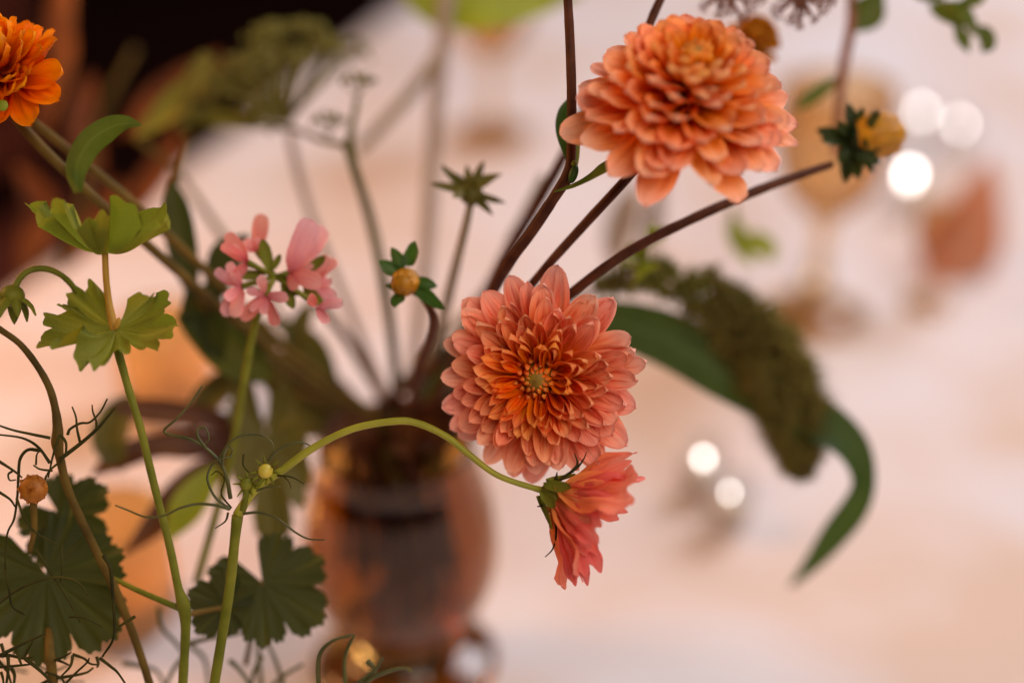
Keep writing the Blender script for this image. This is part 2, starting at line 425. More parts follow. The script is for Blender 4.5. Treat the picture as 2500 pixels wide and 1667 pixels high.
# ------------------------------------------------------------------ petal and leaf meshes
def blade_mesh(name, mat, W=.4, cup=.3, bend=.1, tipp=.5, neck=.6, pleat=.05, teeth=0, seed=0, nu=8, nv=11, curl=0.0, wav=.0):
    rg = random.Random(seed); vs, fs, uvs = [], [], []
    for j in range(nv+1):
        v = 1 - (1 - j/nv)**1.5
        w_ = W*.5*(v**neck)*max(.0, 1 - v**(3.2 if tipp < .8 else 1.5))**tipp*1.22 + W*.035*(1-v)
        for i in range(nu+1):
            u = -1 + 2*i/nu
            y = v
            if teeth and v > .6:
                y = v - ((v-.6)/.4)**1.5*(.11*(.5 - .5*math.cos((u+.13*seed)*math.pi*1.9)) + .05*u*u + .04*math.sin(u*3 + seed))
                w2 = W*.5*(v**neck)*(1 - .30*(max(0, v-.75)/.25)**2)
                x = w2*u
            else: x = w_*u
            z = cup*W*.5*(u*u)*(1 - .65*v) + pleat*W*.35*math.cos(u*math.pi*2.5)*math.sin(math.pi*min(1, v*1.05))
            z += bend*math.sin(math.pi*v*.9)*-.5 + curl*v*v + wav*W*math.sin(v*9 + u*2 + seed)*abs(u)
            z += .02*W*rg.uniform(-1, 1)*v
            vs.append((x, y - abs(u)*cup*.02, z)); uvs.append((i/nu, v))
    for j in range(nv):
        for i in range(nu):
            a = j*(nu+1)+i; fs.append((a, a+1, a+nu+2, a+nu+1))
    return mk(name, vs, fs, mat, True, uvs)
def palm_leaf_mesh(name, mat, lobes=5, seed=0, depth=.3, teeth=3, cup=.25, fold=.1, ruff=.05, span=300, nr=7, sub=.16):
    rg = random.Random(seed); vs, fs, uvs = [(0, 0, 0)], [], [(.5, 0)]; nt = lobes*36
    js = [rg.uniform(-.1, .1) for _ in range(lobes)]
    for k in range(1, nr+1):
        t = k/nr
        for i in range(nt+1):
            q = i/nt*lobes; l = min(lobes-1, int(q)); f = q - l
            th = math.radians(-span/2 + span*i/nt)
            lobe = math.sin(math.pi*f)**.55
            rr = (1 - depth + depth*lobe)*(1 + js[l]) * (.86 + .14*math.cos(th))
            rr *= 1 + (sub*abs(math.sin(math.pi*f*3))**.6 - sub*.6)*t**3 + (.07*abs(math.sin(math.pi*f*teeth*3 + l))**.8 - .035)*t**5
            r = rr*t
            z = cup*t*t*(.7 + .3*math.cos(th)) - fold*lobe*t + ruff*t*t*math.sin(th*7 + seed) + .6*ruff*t**3*math.sin(th*15 + seed*2) + .45*ruff*t**4*math.sin(th*29 + seed) - .03*t*(1-t)*4*math.exp(-((f-.5)/.07)**2)
            vs.append((r*math.sin(th), r*math.cos(th), z)); uvs.append((f, t))
    for i in range(nt): fs.append((0, 2+i, 1+i))
    for k in range(nr-1):
        for i in range(nt):
            a = 1 + k*(nt+1) + i; fs.append((a, a+1, a+nt+2, a+nt+1))
    return mk(name, vs, fs, mat, True, uvs)

# ------------------------------------------------------------------ dahlias
def dahlia_head(t, c, n, Rm, mat, npet, seed, eye=.21, wid=(.40, .27, .17), rmin=.40, dome=.30, low=0.0, rb=(.10, .17), hb=(-.14, .10), cup=1.0, eye_mat=None, sp=1.0, tipp=.62, jit=1.0, cgain=1.7, eyeh=.10):
    rg = random.Random(seed); n = V(n).normalized(); x = n.orthogonal().normalized(); y = n.cross(x)
    outer = [blade_mesh('petal', mat, 1, .22*cup, .09*b, .55, tipp, .16, 0, seed*10+i, wav=.03, curl=-.05*b, nu=10, nv=13) for i, b in enumerate((1, -.5, .7, .2, -.1))]
    midd = [blade_mesh('petal', mat, 1, .55*cup, .16*b, .62, tipp+.05, .14, 0, seed*20+i, wav=.025, nu=10, nv=13, curl=.03*b) for i, b in enumerate((1, .2, .7, -.4))]
    innr = [blade_mesh('petal', mat, 1, .9*cup, .22*b, .68, tipp+.1, .08, 0, seed*30+i, 8, 10) for i, b in enumerate((1, .3, .7))]
    tiny = [blade_mesh('scale', mat, 1, 1.2, .5, .75, .5, 0, 0, seed*40+i, 6, 7) for i in range(2)]
    for i in range(npet):
        s = i/(npet-1)
        a = i*2.399963 + rg.uniform(-.16, .16)*jit
        u = x*math.cos(a) + y*math.sin(a)
        q = (1 - (s**sp)*(1 - rmin))*rg.uniform(1 - .07*jit, 1 + .05*jit)
        w = (1 - q)/(1 - rmin); w = min(1, max(0, w))
        tip = c + u*Rm*q + n*Rm*(dome*max(0, 1 - q**2)**.8 - low*q**4 + rg.uniform(-.035, .035)*jit)
        base = c + u*Rm*(rb[0] + (rb[1]-rb[0])*w) + n*Rm*(hb[0] + (hb[1]-hb[0])*w)
        ax = tip - base; L = ax.length
        W = Rm*(wid[0] + (wid[1]-wid[0])*min(1, w*2) if w < .5 else wid[1] + (wid[2]-wid[1])*(w-.5)*2)*rg.uniform(.86, 1.14)
        ms = outer if w < .34 else midd if w < .72 else innr
        z = n*(ax.dot(u)) - u*(ax.dot(n)); z = z + ax.cross(z).normalized()*z.length*rg.uniform(-.42, .42)*jit
        o = inst('petal', rg.choice(ms), t, base, ax, z, L, W, c=min(1, max(0, w*cgain - .12 + rg.uniform(-.15, .15))))
        o.scale.z = W*.55 + L*.45
    em = eye_mat or M['eye']; h0 = eyeh
    blob('eye', c + n*Rm*(h0 - .0), Rm*eye*.76, em, t, (1, 1, .95), n, 16, 10)
    for i in range(50):                     # incurved little florets of the button
        s = i/49; rr = Rm*eye*(1.06 - .80*s**.8); a = i*2.399963
        u = x*math.cos(a) + y*math.sin(a)
        hh = Rm*(h0 + eye*.80*math.sqrt(max(0, 1 - (rr/(Rm*eye*1.1))**2)))
        b = c + u*rr*1.08 + n*(hh - Rm*.07)
        inward = (n*(.95 - .45*s) - u*(.10 + .8*s)).normalized()
        k = 1 - .55*s
        inst('floret', tiny[i % 2], t, b, inward, -u + n*.3, Rm*.135*k, Rm*.085*k, c=1)
    return x, y
# central dahlia
C1 = P(1322, 918, .550); n1 = cv(-.24, -.15, 1)
d1 = thing('dahlia', 'large open peach dahlia facing the camera in the middle, sharp in focus', 'dahlia', V((VX.x+.02, VX.y, VX.z)), 'peach dahlias in the vase')
dahlia_head(d1, C1, n1, .0430, M['peach'], 138, 3, sp=1.1, wid=(.35, .25, .15), tipp=.60, rmin=.33, dome=.48, hb=(-.18, .10), jit=1.25, cgain=1.2)
stem('stem', [(1330, 935, .572, 12), (1240, 985, .62, 11), (1120, 1030, .68, 11)] + vend(0, 11), M['brown_stem'], d1)
blob('calyx', P(1326, 934, .566), .011, M['mid_stem'], d1, (1, 1, .5), n1)
# upper dahlia
C2 = P(1680, 240, .517); n2 = cv(.06, .62, .78)
d2 = thing('dahlia', 'peach dahlia at the upper right, tilted upward so its eye shows near the top', 'dahlia', V((VX.x+.03, VX.y, VX.z)), 'peach dahlias in the vase')
dahlia_head(d2, C2, n2, .0440, M['peach_warm'], 128, 5, eye=.12, wid=(.40, .33, .20), rmin=.22, dome=.60, low=.36, rb=(.10, .10), hb=(-.20, .30), cup=.9, tipp=.52, cgain=1.0, eyeh=.44, sp=1.25, jit=.9)
stem('stem', [(1655, 290, .545, 13), (1590, 360, .549, 13), (1540, 425, .550, 12), (1430, 545, .556, 12), (1310, 680, .566, 11), (1180, 850, .62, 11), (1080, 990, .69, 10)] + vend(1, 10), M['brown_stem'], d2)
blob('calyx', P(1655, 290, .545), .012, M['mid_stem'], d2, (1, 1, .5), n2)
# orange ball dahlia at the top left corner
C3 = P(-12, 165, .545); n3 = cv(-.45, .42, .80)
d3 = thing('dahlia', 'deep orange ball dahlia cut off by the upper left corner', 'dahlia', V((VX.x-.02, VX.y, VX.z)))
dahlia_head(d3, C3, n3, .0265, M['orange'], 96, 9, eye=.16, wid=(.56, .50, .32), rmin=.25, dome=.80, low=.50, rb=(.12, .12), hb=(-.40, .50), cup=1.5, tipp=.42, eyeh=.62, sp=1.2, jit=.7)
stem('side_stem', [(70, 290, .585, 12), (190, 385, .59, 12), (330, 500, .60, 12), (480, 640, .62, 12), (700, 850, .67, 11)] + vend(23, 10), M['mid_stem'], d3)
stem('stem', [(5, 215, .565, 15), (60, 315, .568, 14), (200, 455, .575, 13), (340, 580, .59, 13), (560, 770, .63, 12), (760, 930, .68, 11)] + vend(2, 10), M['mid_stem'], d3)
blob('bract', P(6, 258, .533), .0022, M['lime_leaf'], d3, (1, 1, .4), cv(0, 0, 1))
lf = blade_mesh('leaf', M['mid_leaf'], .42, .5, .35, .7, .7, .06, 0, 3, curl=-.18)
ribbon('leaf', [(190, 470, .573, 10, .2), (186, 410, .569, 26, .25), (215, 350, .562, 32, .3), (262, 315, .556, 30, .5), (305, 302, .553, 20, .7), (345, 306, .552, 3, .9)], cv(.55, -.5, .75), M['mid_leaf'], d3, cup=.35)

# ------------------------------------------------------------------ tall dark branching stem left of the upper dahlia
t = thing('bare_branch', 'tall bare dark brown stem with a leaf joint, running up beside the upper dahlia', 'stem', V((VX.x+.03, VX.y+.01, VX.z)))
stem('stalk', [(1383, -60, .540, 11), (1392, 110, .541, 12), (1396, 260, .542, 12.5), (1394, 385, .543, 12.5), (1388, 425, .543, 16), (1358, 475, .545, 14), (1295, 570, .552, 14), (1235, 655, .562, 13), (1140, 830, .62, 12), (1060, 980, .69, 11)] + vend(3, 10), M['brown_stem'], t)
ribbon('leaf', [(1352, 470, .541, 5), (1400, 458, .538, 13), (1440, 440, .535, 18), (1478, 418, .533, 24), (1530, 392, .533, 22), (1580, 350, .535, 3)], cv(.1, .8, .55), M['mid_leaf'], t, cup=.45)
ribbon('leaf', [(1404, 425, .548, 4), (1398, 380, .552, 20), (1388, 320, .556, 30), (1384, 275, .559, 22), (1388, 240, .56, 2)], cv(-.25, 0, 1), M['bud_leaf'], t, cup=.3)
blob('axil_bud', P(1400, 425, .538), .0022, M['bud_leaf'], t, (.8, .8, 1.7), cv(.3, 1, 0))
blob('axil_bud', P(1402, 400, .538), .0012, M['green_stem'], t, (1, 1, 1), cv(.1, 1, 0))
t = thing('flower_stem', 'blurred dark brown stem just left of the tall bare branch', 'stem', V((VX.x+.02, VX.y+.02, VX.z)))
stem('stalk', [(1440, 250, .64, 13), (1375, 385, .635, 14), (1310, 500, .635, 14), (1225, 640, .64, 13), (1110, 850, .69, 12)] + vend(4, 10), M['brown_stem'], t)

# ------------------------------------------------------------------ buds
def bud(t, c, axis, r, gold, sep, nsep=7, L=2.0, seed=0, flare=.6, wide=.55, sepname='sepal', shape=(1, 1, .95)):
    rg = random.Random(seed); ax = V(axis).normalized(); x = ax.orthogonal().normalized(); y = ax.cross(x)
    b = blob('bud', c, r, gold, t, shape, ax, 18, 12)
    bm = blade_mesh('scale', gold, .9, .5, .25, .7, .45, .03, 0, seed+1, 6, 6)
    for k in range(14):                     # closed petal tips wrapping the bud
        a = k*2.39996; u = x*math.cos(a) + y*math.sin(a); e = .1 + .5*(k/14)
        inst('scale', bm, b, c + u*r*.97 - ax*r*.35, (ax*1.0 - u*(.12 + e*.35)), u*-1 + ax*.1, r*1.35, r*.9, c=.5)
    sm = [blade_mesh(sepname, sep, wide*1.0, .45, .2*q, .85, .38, .08, 0, seed+5+i, 6, 8, curl=-.15*q) for i, q in enumerate((1, 1.8))]
    for k in range(nsep):
        a = 2*math.pi*k/nsep + rg.uniform(-.25, .25) + seed; u = x*math.cos(a) + y*math.sin(a)
        f = flare + rg.uniform(-.25, .25)
        inst(sepname, rg.choice(sm), t, c - ax*r*.75 + u*r*.45, (u*f*1.2 + ax*(1-f)*.9).normalized(), ax*f - u*(1-f), r*L*rg.uniform(.7, 1.2))
    blob('calyx', c - ax*r*.85, r*.75, sep, t, (1, 1, .6), ax)
# bud on the right
t = thing('dahlia_bud', 'golden dahlia bud in dark green bracts ending a long purple stem, right', 'flower bud', V((VX.x+.035, VX.y, VX.z)), 'dahlia buds')
stem('stem', [(2030, 402, .600, 9), (1960, 425, .592, 11), (1850, 465, .582, 12), (1700, 530, .570, 12.5), (1560, 600, .562, 12.5), (1440, 680, .560, 12), (1300, 800, .58, 12), (1150, 950, .66, 11)] + vend(5, 10), M['brown_stem'], t)
right_bud = t
bud(t, P(2140, 332, .605), cv(1, .10, .15), .0098, M['bud_gold'], M['bud_dark'], 9, 1.15, 2, .40, .85, 'bract', (1, 1, 1.25))
RB = [((2085, 345, .606), (x_, y_, .605 + dz), w_) for x_, y_, dz, w_ in ((1992, 318, .004, 52), (2002, 345, -.004, 50), (2070, 250, .003, 44), (2105, 258, -.003, 34), (2040, 298, -.006, 46), (2062, 450, .003, 50), (2095, 440, -.006, 52), (2045, 400, -.003, 48), (2135, 425, .002, 34))]
RB += [((2090, 345 + dy, .602), (x_, y_, .598), w_) for dy, x_, y_, w_ in ((-30, 2150, 300, 50), (0, 2160, 350, 54), (30, 2150, 400, 50))]
# bud left of the middle
t = thing('dahlia_bud', 'small round yellow bud framed by bright green pointed bracts, left of the middle dahlia', 'flower bud', V((VX.x, VX.y, VX.z)), 'dahlia buds')
stem('stem', [(1000, 705, .575, 9), (1035, 730, .577, 9), (1058, 775, .58, 10), (1050, 830, .60, 11), (1020, 900, .64, 12), (1005, 990, .69, 12)] + vend(6, 10), M['brown_stem'], t)
bud(t, P(990, 688, .570), cv(-.15, -.25, 1), .0056, M['bud_gold'], M['bud_leaf'], 0, 2.7, 4, .80, .62, 'bract', (1, 1, 1.15))
def aimed_bracts(name, mat, spec, W, seed):      # each bract aimed at its own tip
    ms = [blade_mesh(name, mat, 1, .35, .22*q, .8, .42, .10, 0, seed+i, 8, 10, curl=.06*q, wav=.03) for i, q in enumerate((1, .5, -.6))]
    for i, ((bx, by, bd), (tx, ty, td), w_) in enumerate(spec):
        b_ = P(bx, by, bd); ax_ = P(tx, ty, td) - b_
        o_ = inst(name, ms[i % 3], t, b_, ax_, cv(R.uniform(-.6, .6), R.uniform(-.1, .6), 1), ax_.length, w_*pxm(td)*W)
        o_.scale.z = ax_.length*.5 + w_*pxm(td)*.5
aimed_bracts('bract', M['bud_leaf'], [((995, 650, .572), (1015, 588, .568), 50), ((985, 655, .573), (954, 603, .570), 40), ((975, 670, .573), (922, 638, .572), 46), ((980, 715, .572), (964, 752, .566), 46), ((1015, 700, .572), (1088, 757, .566), 44), ((1012, 690, .573), (1069, 700, .572), 42), ((975, 700, .573), (942, 697, .572), 26)], 1.15, 310)
t_keep = t; t = right_bud; aimed_bracts('outer_bract', M['bud_dark'], RB, 1.2, 350); t = t_keep
# spent flower with spread bracts
t = thing('seed_head', 'olive star shaped spent flower head on a pale thin stem, upper middle', 'seed head', V((VX.x, VX.y+.02, VX.z)))
c = P(1152, 470, .600); ax = cv(.1, .95, .45)
aimed_bracts('bract', M['olive_leaf'], [((1147, 470, .600), (x_, y_, .600 + dz), w_) for x_, y_, dz, w_ in ((1078, 407, .004, 34), (1050, 448, -.004, 30), (1110, 425, .008, 30), (1141, 405, .008, 32), (1181, 394, .004, 30), (1226, 426, -.002, 46), (1236, 498, -.006, 26), (1204, 528, -.008, 30), (1104, 483, -.010, 40), (1170, 440, -.008, 36))], 1.1, 330)
blob('calyx', c - ax*.001, .0052, M['olive_leaf'], t, (1, 1, .9), ax)
stem('stem', [(1148, 500, .602, 10), (1135, 560, .61, 11), (1105, 680, .64, 13), (1075, 800, .68, 13), (1030, 940, .72, 12)] + vend(7, 9), M['pale_stem'], t)

# ------------------------------------------------------------------ salmon cosmos with its long arching stem, and thread leaves
t = thing('cosmos', 'coral ruffled cosmos hanging sideways from a long arching yellow green stem', 'flower', P(520, 1680, .548))
stem('stem', [(520, 1690, .548, 13), (545, 1535, .546, 13), (562, 1425, .544, 13), (573, 1320, .542, 13), (580, 1258, .541, 15)], M['green_stem'], t)
stem('flower_stalk', [(580, 1258, .541, 13), (606, 1215, .541, 11), (640, 1180, .541, 10), (686, 1150, .541, 10), (763, 1094, .541, 9.5), (860, 1047, .541, 9), (964, 1028, .541, 9), (1023, 1034, .541, 9), (1091, 1066, .540, 8.5), (1140, 1105, .539, 8), (1213, 1159, .538, 7.5), (1300, 1190, .538, 7.5), (1342, 1199, .537, 11)], M['lime_stem'], t, 8, 10)
cc = P(1345, 1202, .537); nf = cv(.87, -.44, .10); xf = cv(.44, .87, 0); xf = (xf - nf*xf.dot(nf)).normalized(); yf = nf.cross(xf)
cm = [blade_mesh('petal', M['cosmos'], .72, .20*q, .14*q, .42, .62, .12, 4, 100+i, 16, 14, wav=.07, curl=.08*q) for i, q in enumerate((1, -.6, .5))]
cb = blob('calyx', P(1352, 1205, .537), .0052, M['green_stem'], t, (1, 1, 1.0), nf)
for k in range(9):
    a = 2*math.pi*k/9 + .15 + R.uniform(-.12, .12); u = xf*math.cos(a) + yf*math.sin(a)
    e = math.radians(R.uniform(33, 58)); L = .0335*R.uniform(.62, 1.08)
    inst('petal', cm[k % 3], t, cc + u*.0036 + nf*.002, u*math.cos(e) + nf*math.sin(e), nf*math.cos(e) - u*math.sin(e), L, L*R.uniform(.85, 1.1), c=R.choice((.05, .2, .7)))
for k in range(5):
    a = 2*math.pi*(k+.5)/5 + R.uniform(-.2, .2); u = xf*math.cos(a) + yf*math.sin(a)
    e = math.radians(R.uniform(50, 72)); L = .026*R.uniform(.8, 1.1)
    inst('petal', cm[k % 3], t, cc + u*.003 + nf*.003, u*math.cos(e) + nf*math.sin(e), nf*math.cos(e) - u*math.sin(e), L, L*R.uniform(.7, .9), c=R.choice((.6, .9, 1)))
for (tx, ty, td, w_, c_) in ((1524, 1258, .535, .55, .1), (1505, 1235, .53, .5, .3), (1418, 1434, .532, .45, .9), (1448, 1408, .528, .6, .8), (1460, 1300, .522, .7, .9), (1455, 1360, .528, .6, .6), (1550, 1142, .535, .6, .4)):
    b_ = P(1368, 1212, .534); tp = P(tx, ty, td)
    inst('petal', cm[int(tx) % 3], t, b_, tp - b_, cv(R.uniform(-.6, .2), R.uniform(-.2, .5), 1), (tp-b_).length, (tp-b_).length*w_, c=c_)
sm_ = blade_mesh('bract', M['green_stem'], .5, .5, .1, .7, .35, .06, 0, 140, 5, 8)
for k in range(8):
    a = 2*math.pi*k/8 + .3; u = xf*math.cos(a) + yf*math.sin(a)
    inst('bract', sm_, t, cc - nf*.003 + u*.003, u*.75 + nf*.75, u - nf*.6, .0125*R.uniform(.8, 1.2), .011)
for pts in ([(1348, 1190), (1375, 1165), (1408, 1142), (1424, 1122), (1432, 1104)], [(1396, 1152), (1410, 1132), (1403, 1106)],
            [(1342, 1218), (1353, 1258), (1358, 1300), (1350, 1338), (1331, 1359)], [(1336, 1222), (1326, 1233), (1311, 1236)], [(1358, 1170), (1360, 1152)]):
    thread(pts, .5355, M['dark_thread'], t, 3.6, 'sepal', .25)
# two little green buds in the fork
for (bx, by, br) in ((648, 1150, 19), (601, 1182, 16)):
    c = P(bx, by, .5395); r = br*pxm(.54)
    b = blob('bud', c, r, M['bud_lime'] if br == 19 else M['green_stem'], t, (1, 1, .85), cv(.25, .35, 1), 14, 10)
    for k in range(8):
        a = 2*math.pi*k/8 + R.uniform(-.2, .2); u = cv(math.cos(a), math.sin(a), .0)
        vs, fs = tube_geo([c + u*r*.8 - FV*-.001, c + u*r*1.35 - FV*.0005, c + u*r*R.uniform(1.8, 2.3) - FV*.002], [.0006, .0005, .00015], 5)
        solid('sepal', vs, fs, M['green_stem'], b)
stem('bud_stalk', [(592, 1245, .540, 9), (600, 1215, .5395, 8), (602, 1190, .5395, 8)], M['green_stem'], t)
stem('bud_stalk', [(625, 1192, .540, 6), (640, 1170, .5395, 6), (648, 1152, .5395, 6)], M['green_stem'], t)
TH = [
 ([(563,1217),(554,1166),(537,1128),(503,1094),(465,1072),(401,1055),(427,1026),(460,990),(494,941)], 4.0, .545),
 ([(503,1094),(482,1064),(486,1045),(503,1047),(510,1072),(498,1085)], 3.0, .545),
 ([(542,1136),(546,1111),(559,1091),(567,1098),(562,1112)], 3.0, .543),
 ([(535,1119),(559,1081),(593,1062),(635,1062),(661,1077),(667,1094),(657,1119)], 2.6, .541),
 ([(655,1124),(678,1098),(720,1080),(745,1082),(759,1089)], 2.8, .540),
 ([(563,1243),(525,1213),(506,1170),(516,1136),(537,1121),(567,1114)], 2.8, .538),
 ([(561,1243),(525,1233),(482,1230),(440,1240),(400,1258),(357,1262),(310,1244),(281,1233)], 3.2, .530),
 ([(557,1251),(550,1272),(525,1289)], 2.4, .536),
 ([(593,1253),(635,1251),(678,1266),(720,1298),(754,1315),(792,1317)], 3.0, .536),
 ([(678,1160),(712,1164),(742,1180)], 2.4, .539),
 ([(618,1200),(652,1189),(684,1187)], 3.0, .539),
 ([(595,1108),(594,1136),(612,1157)], 2.2, .541),
 ([(690,1160),(705,1175),(711,1192)], 1.6, .539),
 ([(565,1240),(540,1205),(548,1170),(530,1150),(515,1160)], 2.0, .546)]
for pts, r, d in TH: thread(pts, d, M['thread'] if r > 2.5 else M['dark_thread'], t, r, taper=.45)

# ------------------------------------------------------------------ geranium sprig with two ruffled leaves
t = thing('geranium_sprig', 'fuzzy green geranium sprig with two ruffled leaves one above the other', 'sprig', P(445, 1690, .552))
stem('stem', [(445, 1690, .552, 12), (453, 1536, .551, 12), (448, 1477, .550, 17), (435, 1433, .549, 11), (416, 1340, .548, 10), (391, 1242, .547, 10), (367, 1145, .546, 10), (342, 1042, .545, 10), (318, 964, .545, 10), (297, 890, .545, 10.5), (283, 840, .545, 11)], M['green_stem'], t)
stem('stem', [(283, 840, .545, 11), (276, 790, .547, 10), (266, 740, .548, 9), (259, 680, .548, 8), (256, 606, .547, 8)], M['amber_stem'], t)
# lower leaf lies open towards the camera, the stem rises through its back notch
inst('leaf', palm_leaf_mesh('leaf', M['leaf'], 5, 3, .40, 3, .36, .03, .10, 316, 14, .22), t, P(284, 800, .546), cv(.04, -.70, .72), cv(.02, .72, .70), .0300, .0285)
# upper leaf, a cup seen from the side
inst('leaf', palm_leaf_mesh('leaf', M['leaf'], 5, 6, .42, 3, .74, .03, .13, 322, 14, .24), t, P(257, 616, .547), cv(-.10, -.25, .97), cv(.02, .97, .24), .0285, .0285)
blob('stipule', P(287, 790, .543), .0014, M['amber_stem'], t, (.8, .8, 1.8), cv(.3, 1, 0))
stem('side_branch', [(440, 1485, .551, 8), (342, 1443, .555, 7), (278, 1412, .56, 6)], M['green_stem'], t)
gv, gf = [], []
for q in spline([(448, 1477, .550, 12), (416, 1340, .548, 10), (367, 1145, .546, 10), (318, 964, .545, 10), (283, 840, .545, 11), (266, 740, .548, 9), (256, 622, .547, 9)], 60):
    for _ in range(3):
        b = P(q[0], q[1], q[2]); a = R.uniform(0, 6.28); u = cv(math.cos(a), math.sin(a), R.uniform(-.5, .5)); r = q[3]*pxm(q[2])
        k = len(gv); s_ = UV_*.00003; gv += [b + u*r*.9 - s_, b + u*r*.9 + s_, b + u*r*R.uniform(1.2, 1.55)]; gf.append((k, k+1, k+2))
solid('hairs', gv, gf, M['hair'], t, False, kind='stuff')

# nodding hairy bud at the left edge
t = thing('nodding_bud', 'nodding hairy green bud on a hooked stalk at the left edge', 'flower bud', P(200, 730, .555))
hp = [(205, 745, .556, 7.5), (183, 706, .553, 7.5), (155, 676, .549, 7.5), (118, 658, .545, 7.5), (80, 658, .542, 7.5), (52, 675, .540, 7.5), (36, 702, .539, 8)]
stem('stalk', hp, M['green_stem'], t, 8)
hv, hf = [], []
for q in spline(hp, 26) + [(30 + R.uniform(-30, 30), 722 + R.uniform(-22, 26), .538, 8) for _ in range(60)]:
    for _ in range(3):
        b = P(q[0], q[1], q[2]); a = R.uniform(0, 6.28); u = cv(math.cos(a), math.sin(a), R.uniform(-.5, .5)); r = q[3]*pxm(q[2])
        k = len(hv); s = RV*.00004 if abs(u.x) < .7 else UV_*.00004
        hv += [b + u*r*.9 - s, b + u*r*.9 + s, b + u*r*R.uniform(1.5, 2.2)]; hf.append((k, k+1, k+2))
solid('hairs', hv, hf, M['hair'], t, False, kind='stuff')
bc = P(30, 722, .539)
blob('calyx', bc, .0047, M['green_stem'], t, (1, 1, .9), cv(.1, 1, 0), 14, 10)
sm = blade_mesh('sepal', M['green_stem'], .55, .7, .3, .8, .35, .1, 0, 12, 6, 9)
for k in range(7):
    a = 2*math.pi*k/7; u = cv(math.cos(a), 0, math.sin(a))
    inst('sepal', sm, t, bc + u*.0035, -UV_*1.0 + u*R.uniform(.25, .75), -u, .0100*R.uniform(.85, 1.15))

# ------------------------------------------------------------------ left cosmos with thread leaves
t = thing('cosmos_sprig', 'slender curving cosmos sprig with dark thread leaves and a rust bud at the left edge', 'sprig', P(372, 1690, .560))
stem('stem', [(-40, 775, .545, 8), (0, 804, .545, 8), (48, 839, .545, 8), (89, 890, .545, 8.5), (120, 945, .545, 9), (135, 998, .545, 10), (141, 1047, .545, 13), (140, 1080, .545, 15), (147, 1120, .545, 11), (166, 1194, .546, 10), (205, 1282, .548, 10), (250, 1375, .552, 10), (279, 1433, .554, 11), (313, 1516, .557, 10), (342, 1595, .559, 10), (372, 1690, .560, 10)], M['mid_stem'], t)
TL = [
 ([(122,1069),(73,1059),(29,1049),(-20,1032)],3.2),([(122,1130),(93,1091),(54,1069),(-10,1060)],3.2),
 ([(98,1100),(68,1098),(49,1120),(45,1159),(42,1213),(34,1267),(17,1306),(12,1389)],3.4),
 ([(147,1120),(196,1083),(235,1049),(259,1022),(281,995)],4.2),([(196,1083),(188,1047),(185,1017),(176,993)],2.8),
 ([(165,1060),(171,1047),(196,1033),(220,1030),(245,1005),(262,973)],3.0),([(236,1047),(235,1027),(227,1005),(225,988)],2.6),
 ([(147,1061),(161,1081),(159,1110),(147,1125)],3.0),([(127,1149),(98,1145),(81,1135)],2.6),
 ([(-5,1124),(34,1149),(54,1166)],3.0),([(30,1150),(20,1158),(24,1172),(39,1171)],2.4),([(-5,1199),(24,1218),(37,1237)],3.0),
 ([(150,1125),(120,1150),(105,1185),(112,1160)],2.4),([(88,1135),(90,1110),(100,1098)],2.2),
 ([(-6,1476),(29,1448),(73,1426),(132,1409),(186,1418),(215,1453)],3.4),([(88,1340),(122,1394),(161,1453),(196,1519)],3.2),
 ([(252,1355),(269,1384),(274,1438),(279,1511),(276,1560),(250,1602)],4.0),([(330,1504),(298,1524),(286,1536),(278,1548)],3.2),
 ([(40,1215),(60,1265),(88,1300),(140,1330)],2.6),([(12,1389),(22,1440),(30,1480),(60,1500)],2.8),([(145,1061),(130,1110),(118,1165)],2.8),
 ([(150,1330),(152,1375),(148,1420)],2.0),([(170,1505),(205,1508),(250,1530)],2.2)]
for pts, r in TL: thread(pts, R.uniform(.535, .545), M['dark_thread'], t, r, taper=.5)
c = P(82, 1193, .540)
stem('bud_stalk', [(73, 1345, .548, 6), (84, 1290, .544, 7), (82, 1235, .542, 9), (82, 1215, .541, 11)], M['mid_stem'], t)
b = blob('bud', c, .0054, M['bud_rust'], t, (1, 1, .55), cv(.1, .1, 1), 18, 12)
bm = blade_mesh('petal', M['bud_rust'], .5, .3, .3, .7, .45, .03, 0, 5, 6, 6)
for k in range(10):
    a = 2*math.pi*k/10; u = cv(math.cos(a), math.sin(a), 0)
    inst('petal', bm, b, c + u*.0058 - FV*.0010, -u*1.0 - FV*.55, -FV + u*.4, .0068, .0085, c=.5)

# tangle of thread leaves at the lower left corner
t = thing('cosmos_sprig', 'tangled dark thread leaves in the lower left corner', 'sprig', P(133, 1700, .55))
TT = [
 [(0,1599),(61,1568),(111,1546)],[(-8,1600),(24,1599),(57,1606),(81,1601)],[(59,1605),(69,1584),(81,1563)],
 [(61,1607),(87,1627),(113,1651),(135,1680)],[(-6,1610),(14,1633),(22,1649),(30,1680)],[(19,1595),(20,1633),(12,1690)],
 [(-8,1628),(51,1623),(81,1620)],[(90,1676),(125,1657),(162,1651),(208,1642),(228,1629)],[(140,1690),(182,1645),(212,1617),(218,1605)],
 [(178,1596),(206,1607),(220,1619),(241,1622)],[(243,1605),(269,1625),(289,1643),(320,1690)],[(133,1611),(154,1603),(174,1591)],
 [(131,1607),(150,1614),(170,1623)],[(178,1599),(172,1625),(150,1649)],[(2,1570),(8,1590),(6,1605)],[(3,1640),(8,1660),(8,1690)],
 [(110,1640),(150,1655),(165,1690)],[(236,1604),(240,1620),(237,1628)],[(40,1585),(46,1605),(52,1622)],[(28,1630),(36,1650),(30,1690)]]
for i, pts in enumerate(TT): thread(pts, .540 + .012*((i*7) % 5)/5, M['dark_thread'], t, R.uniform(2.6, 4.0), taper=.5)
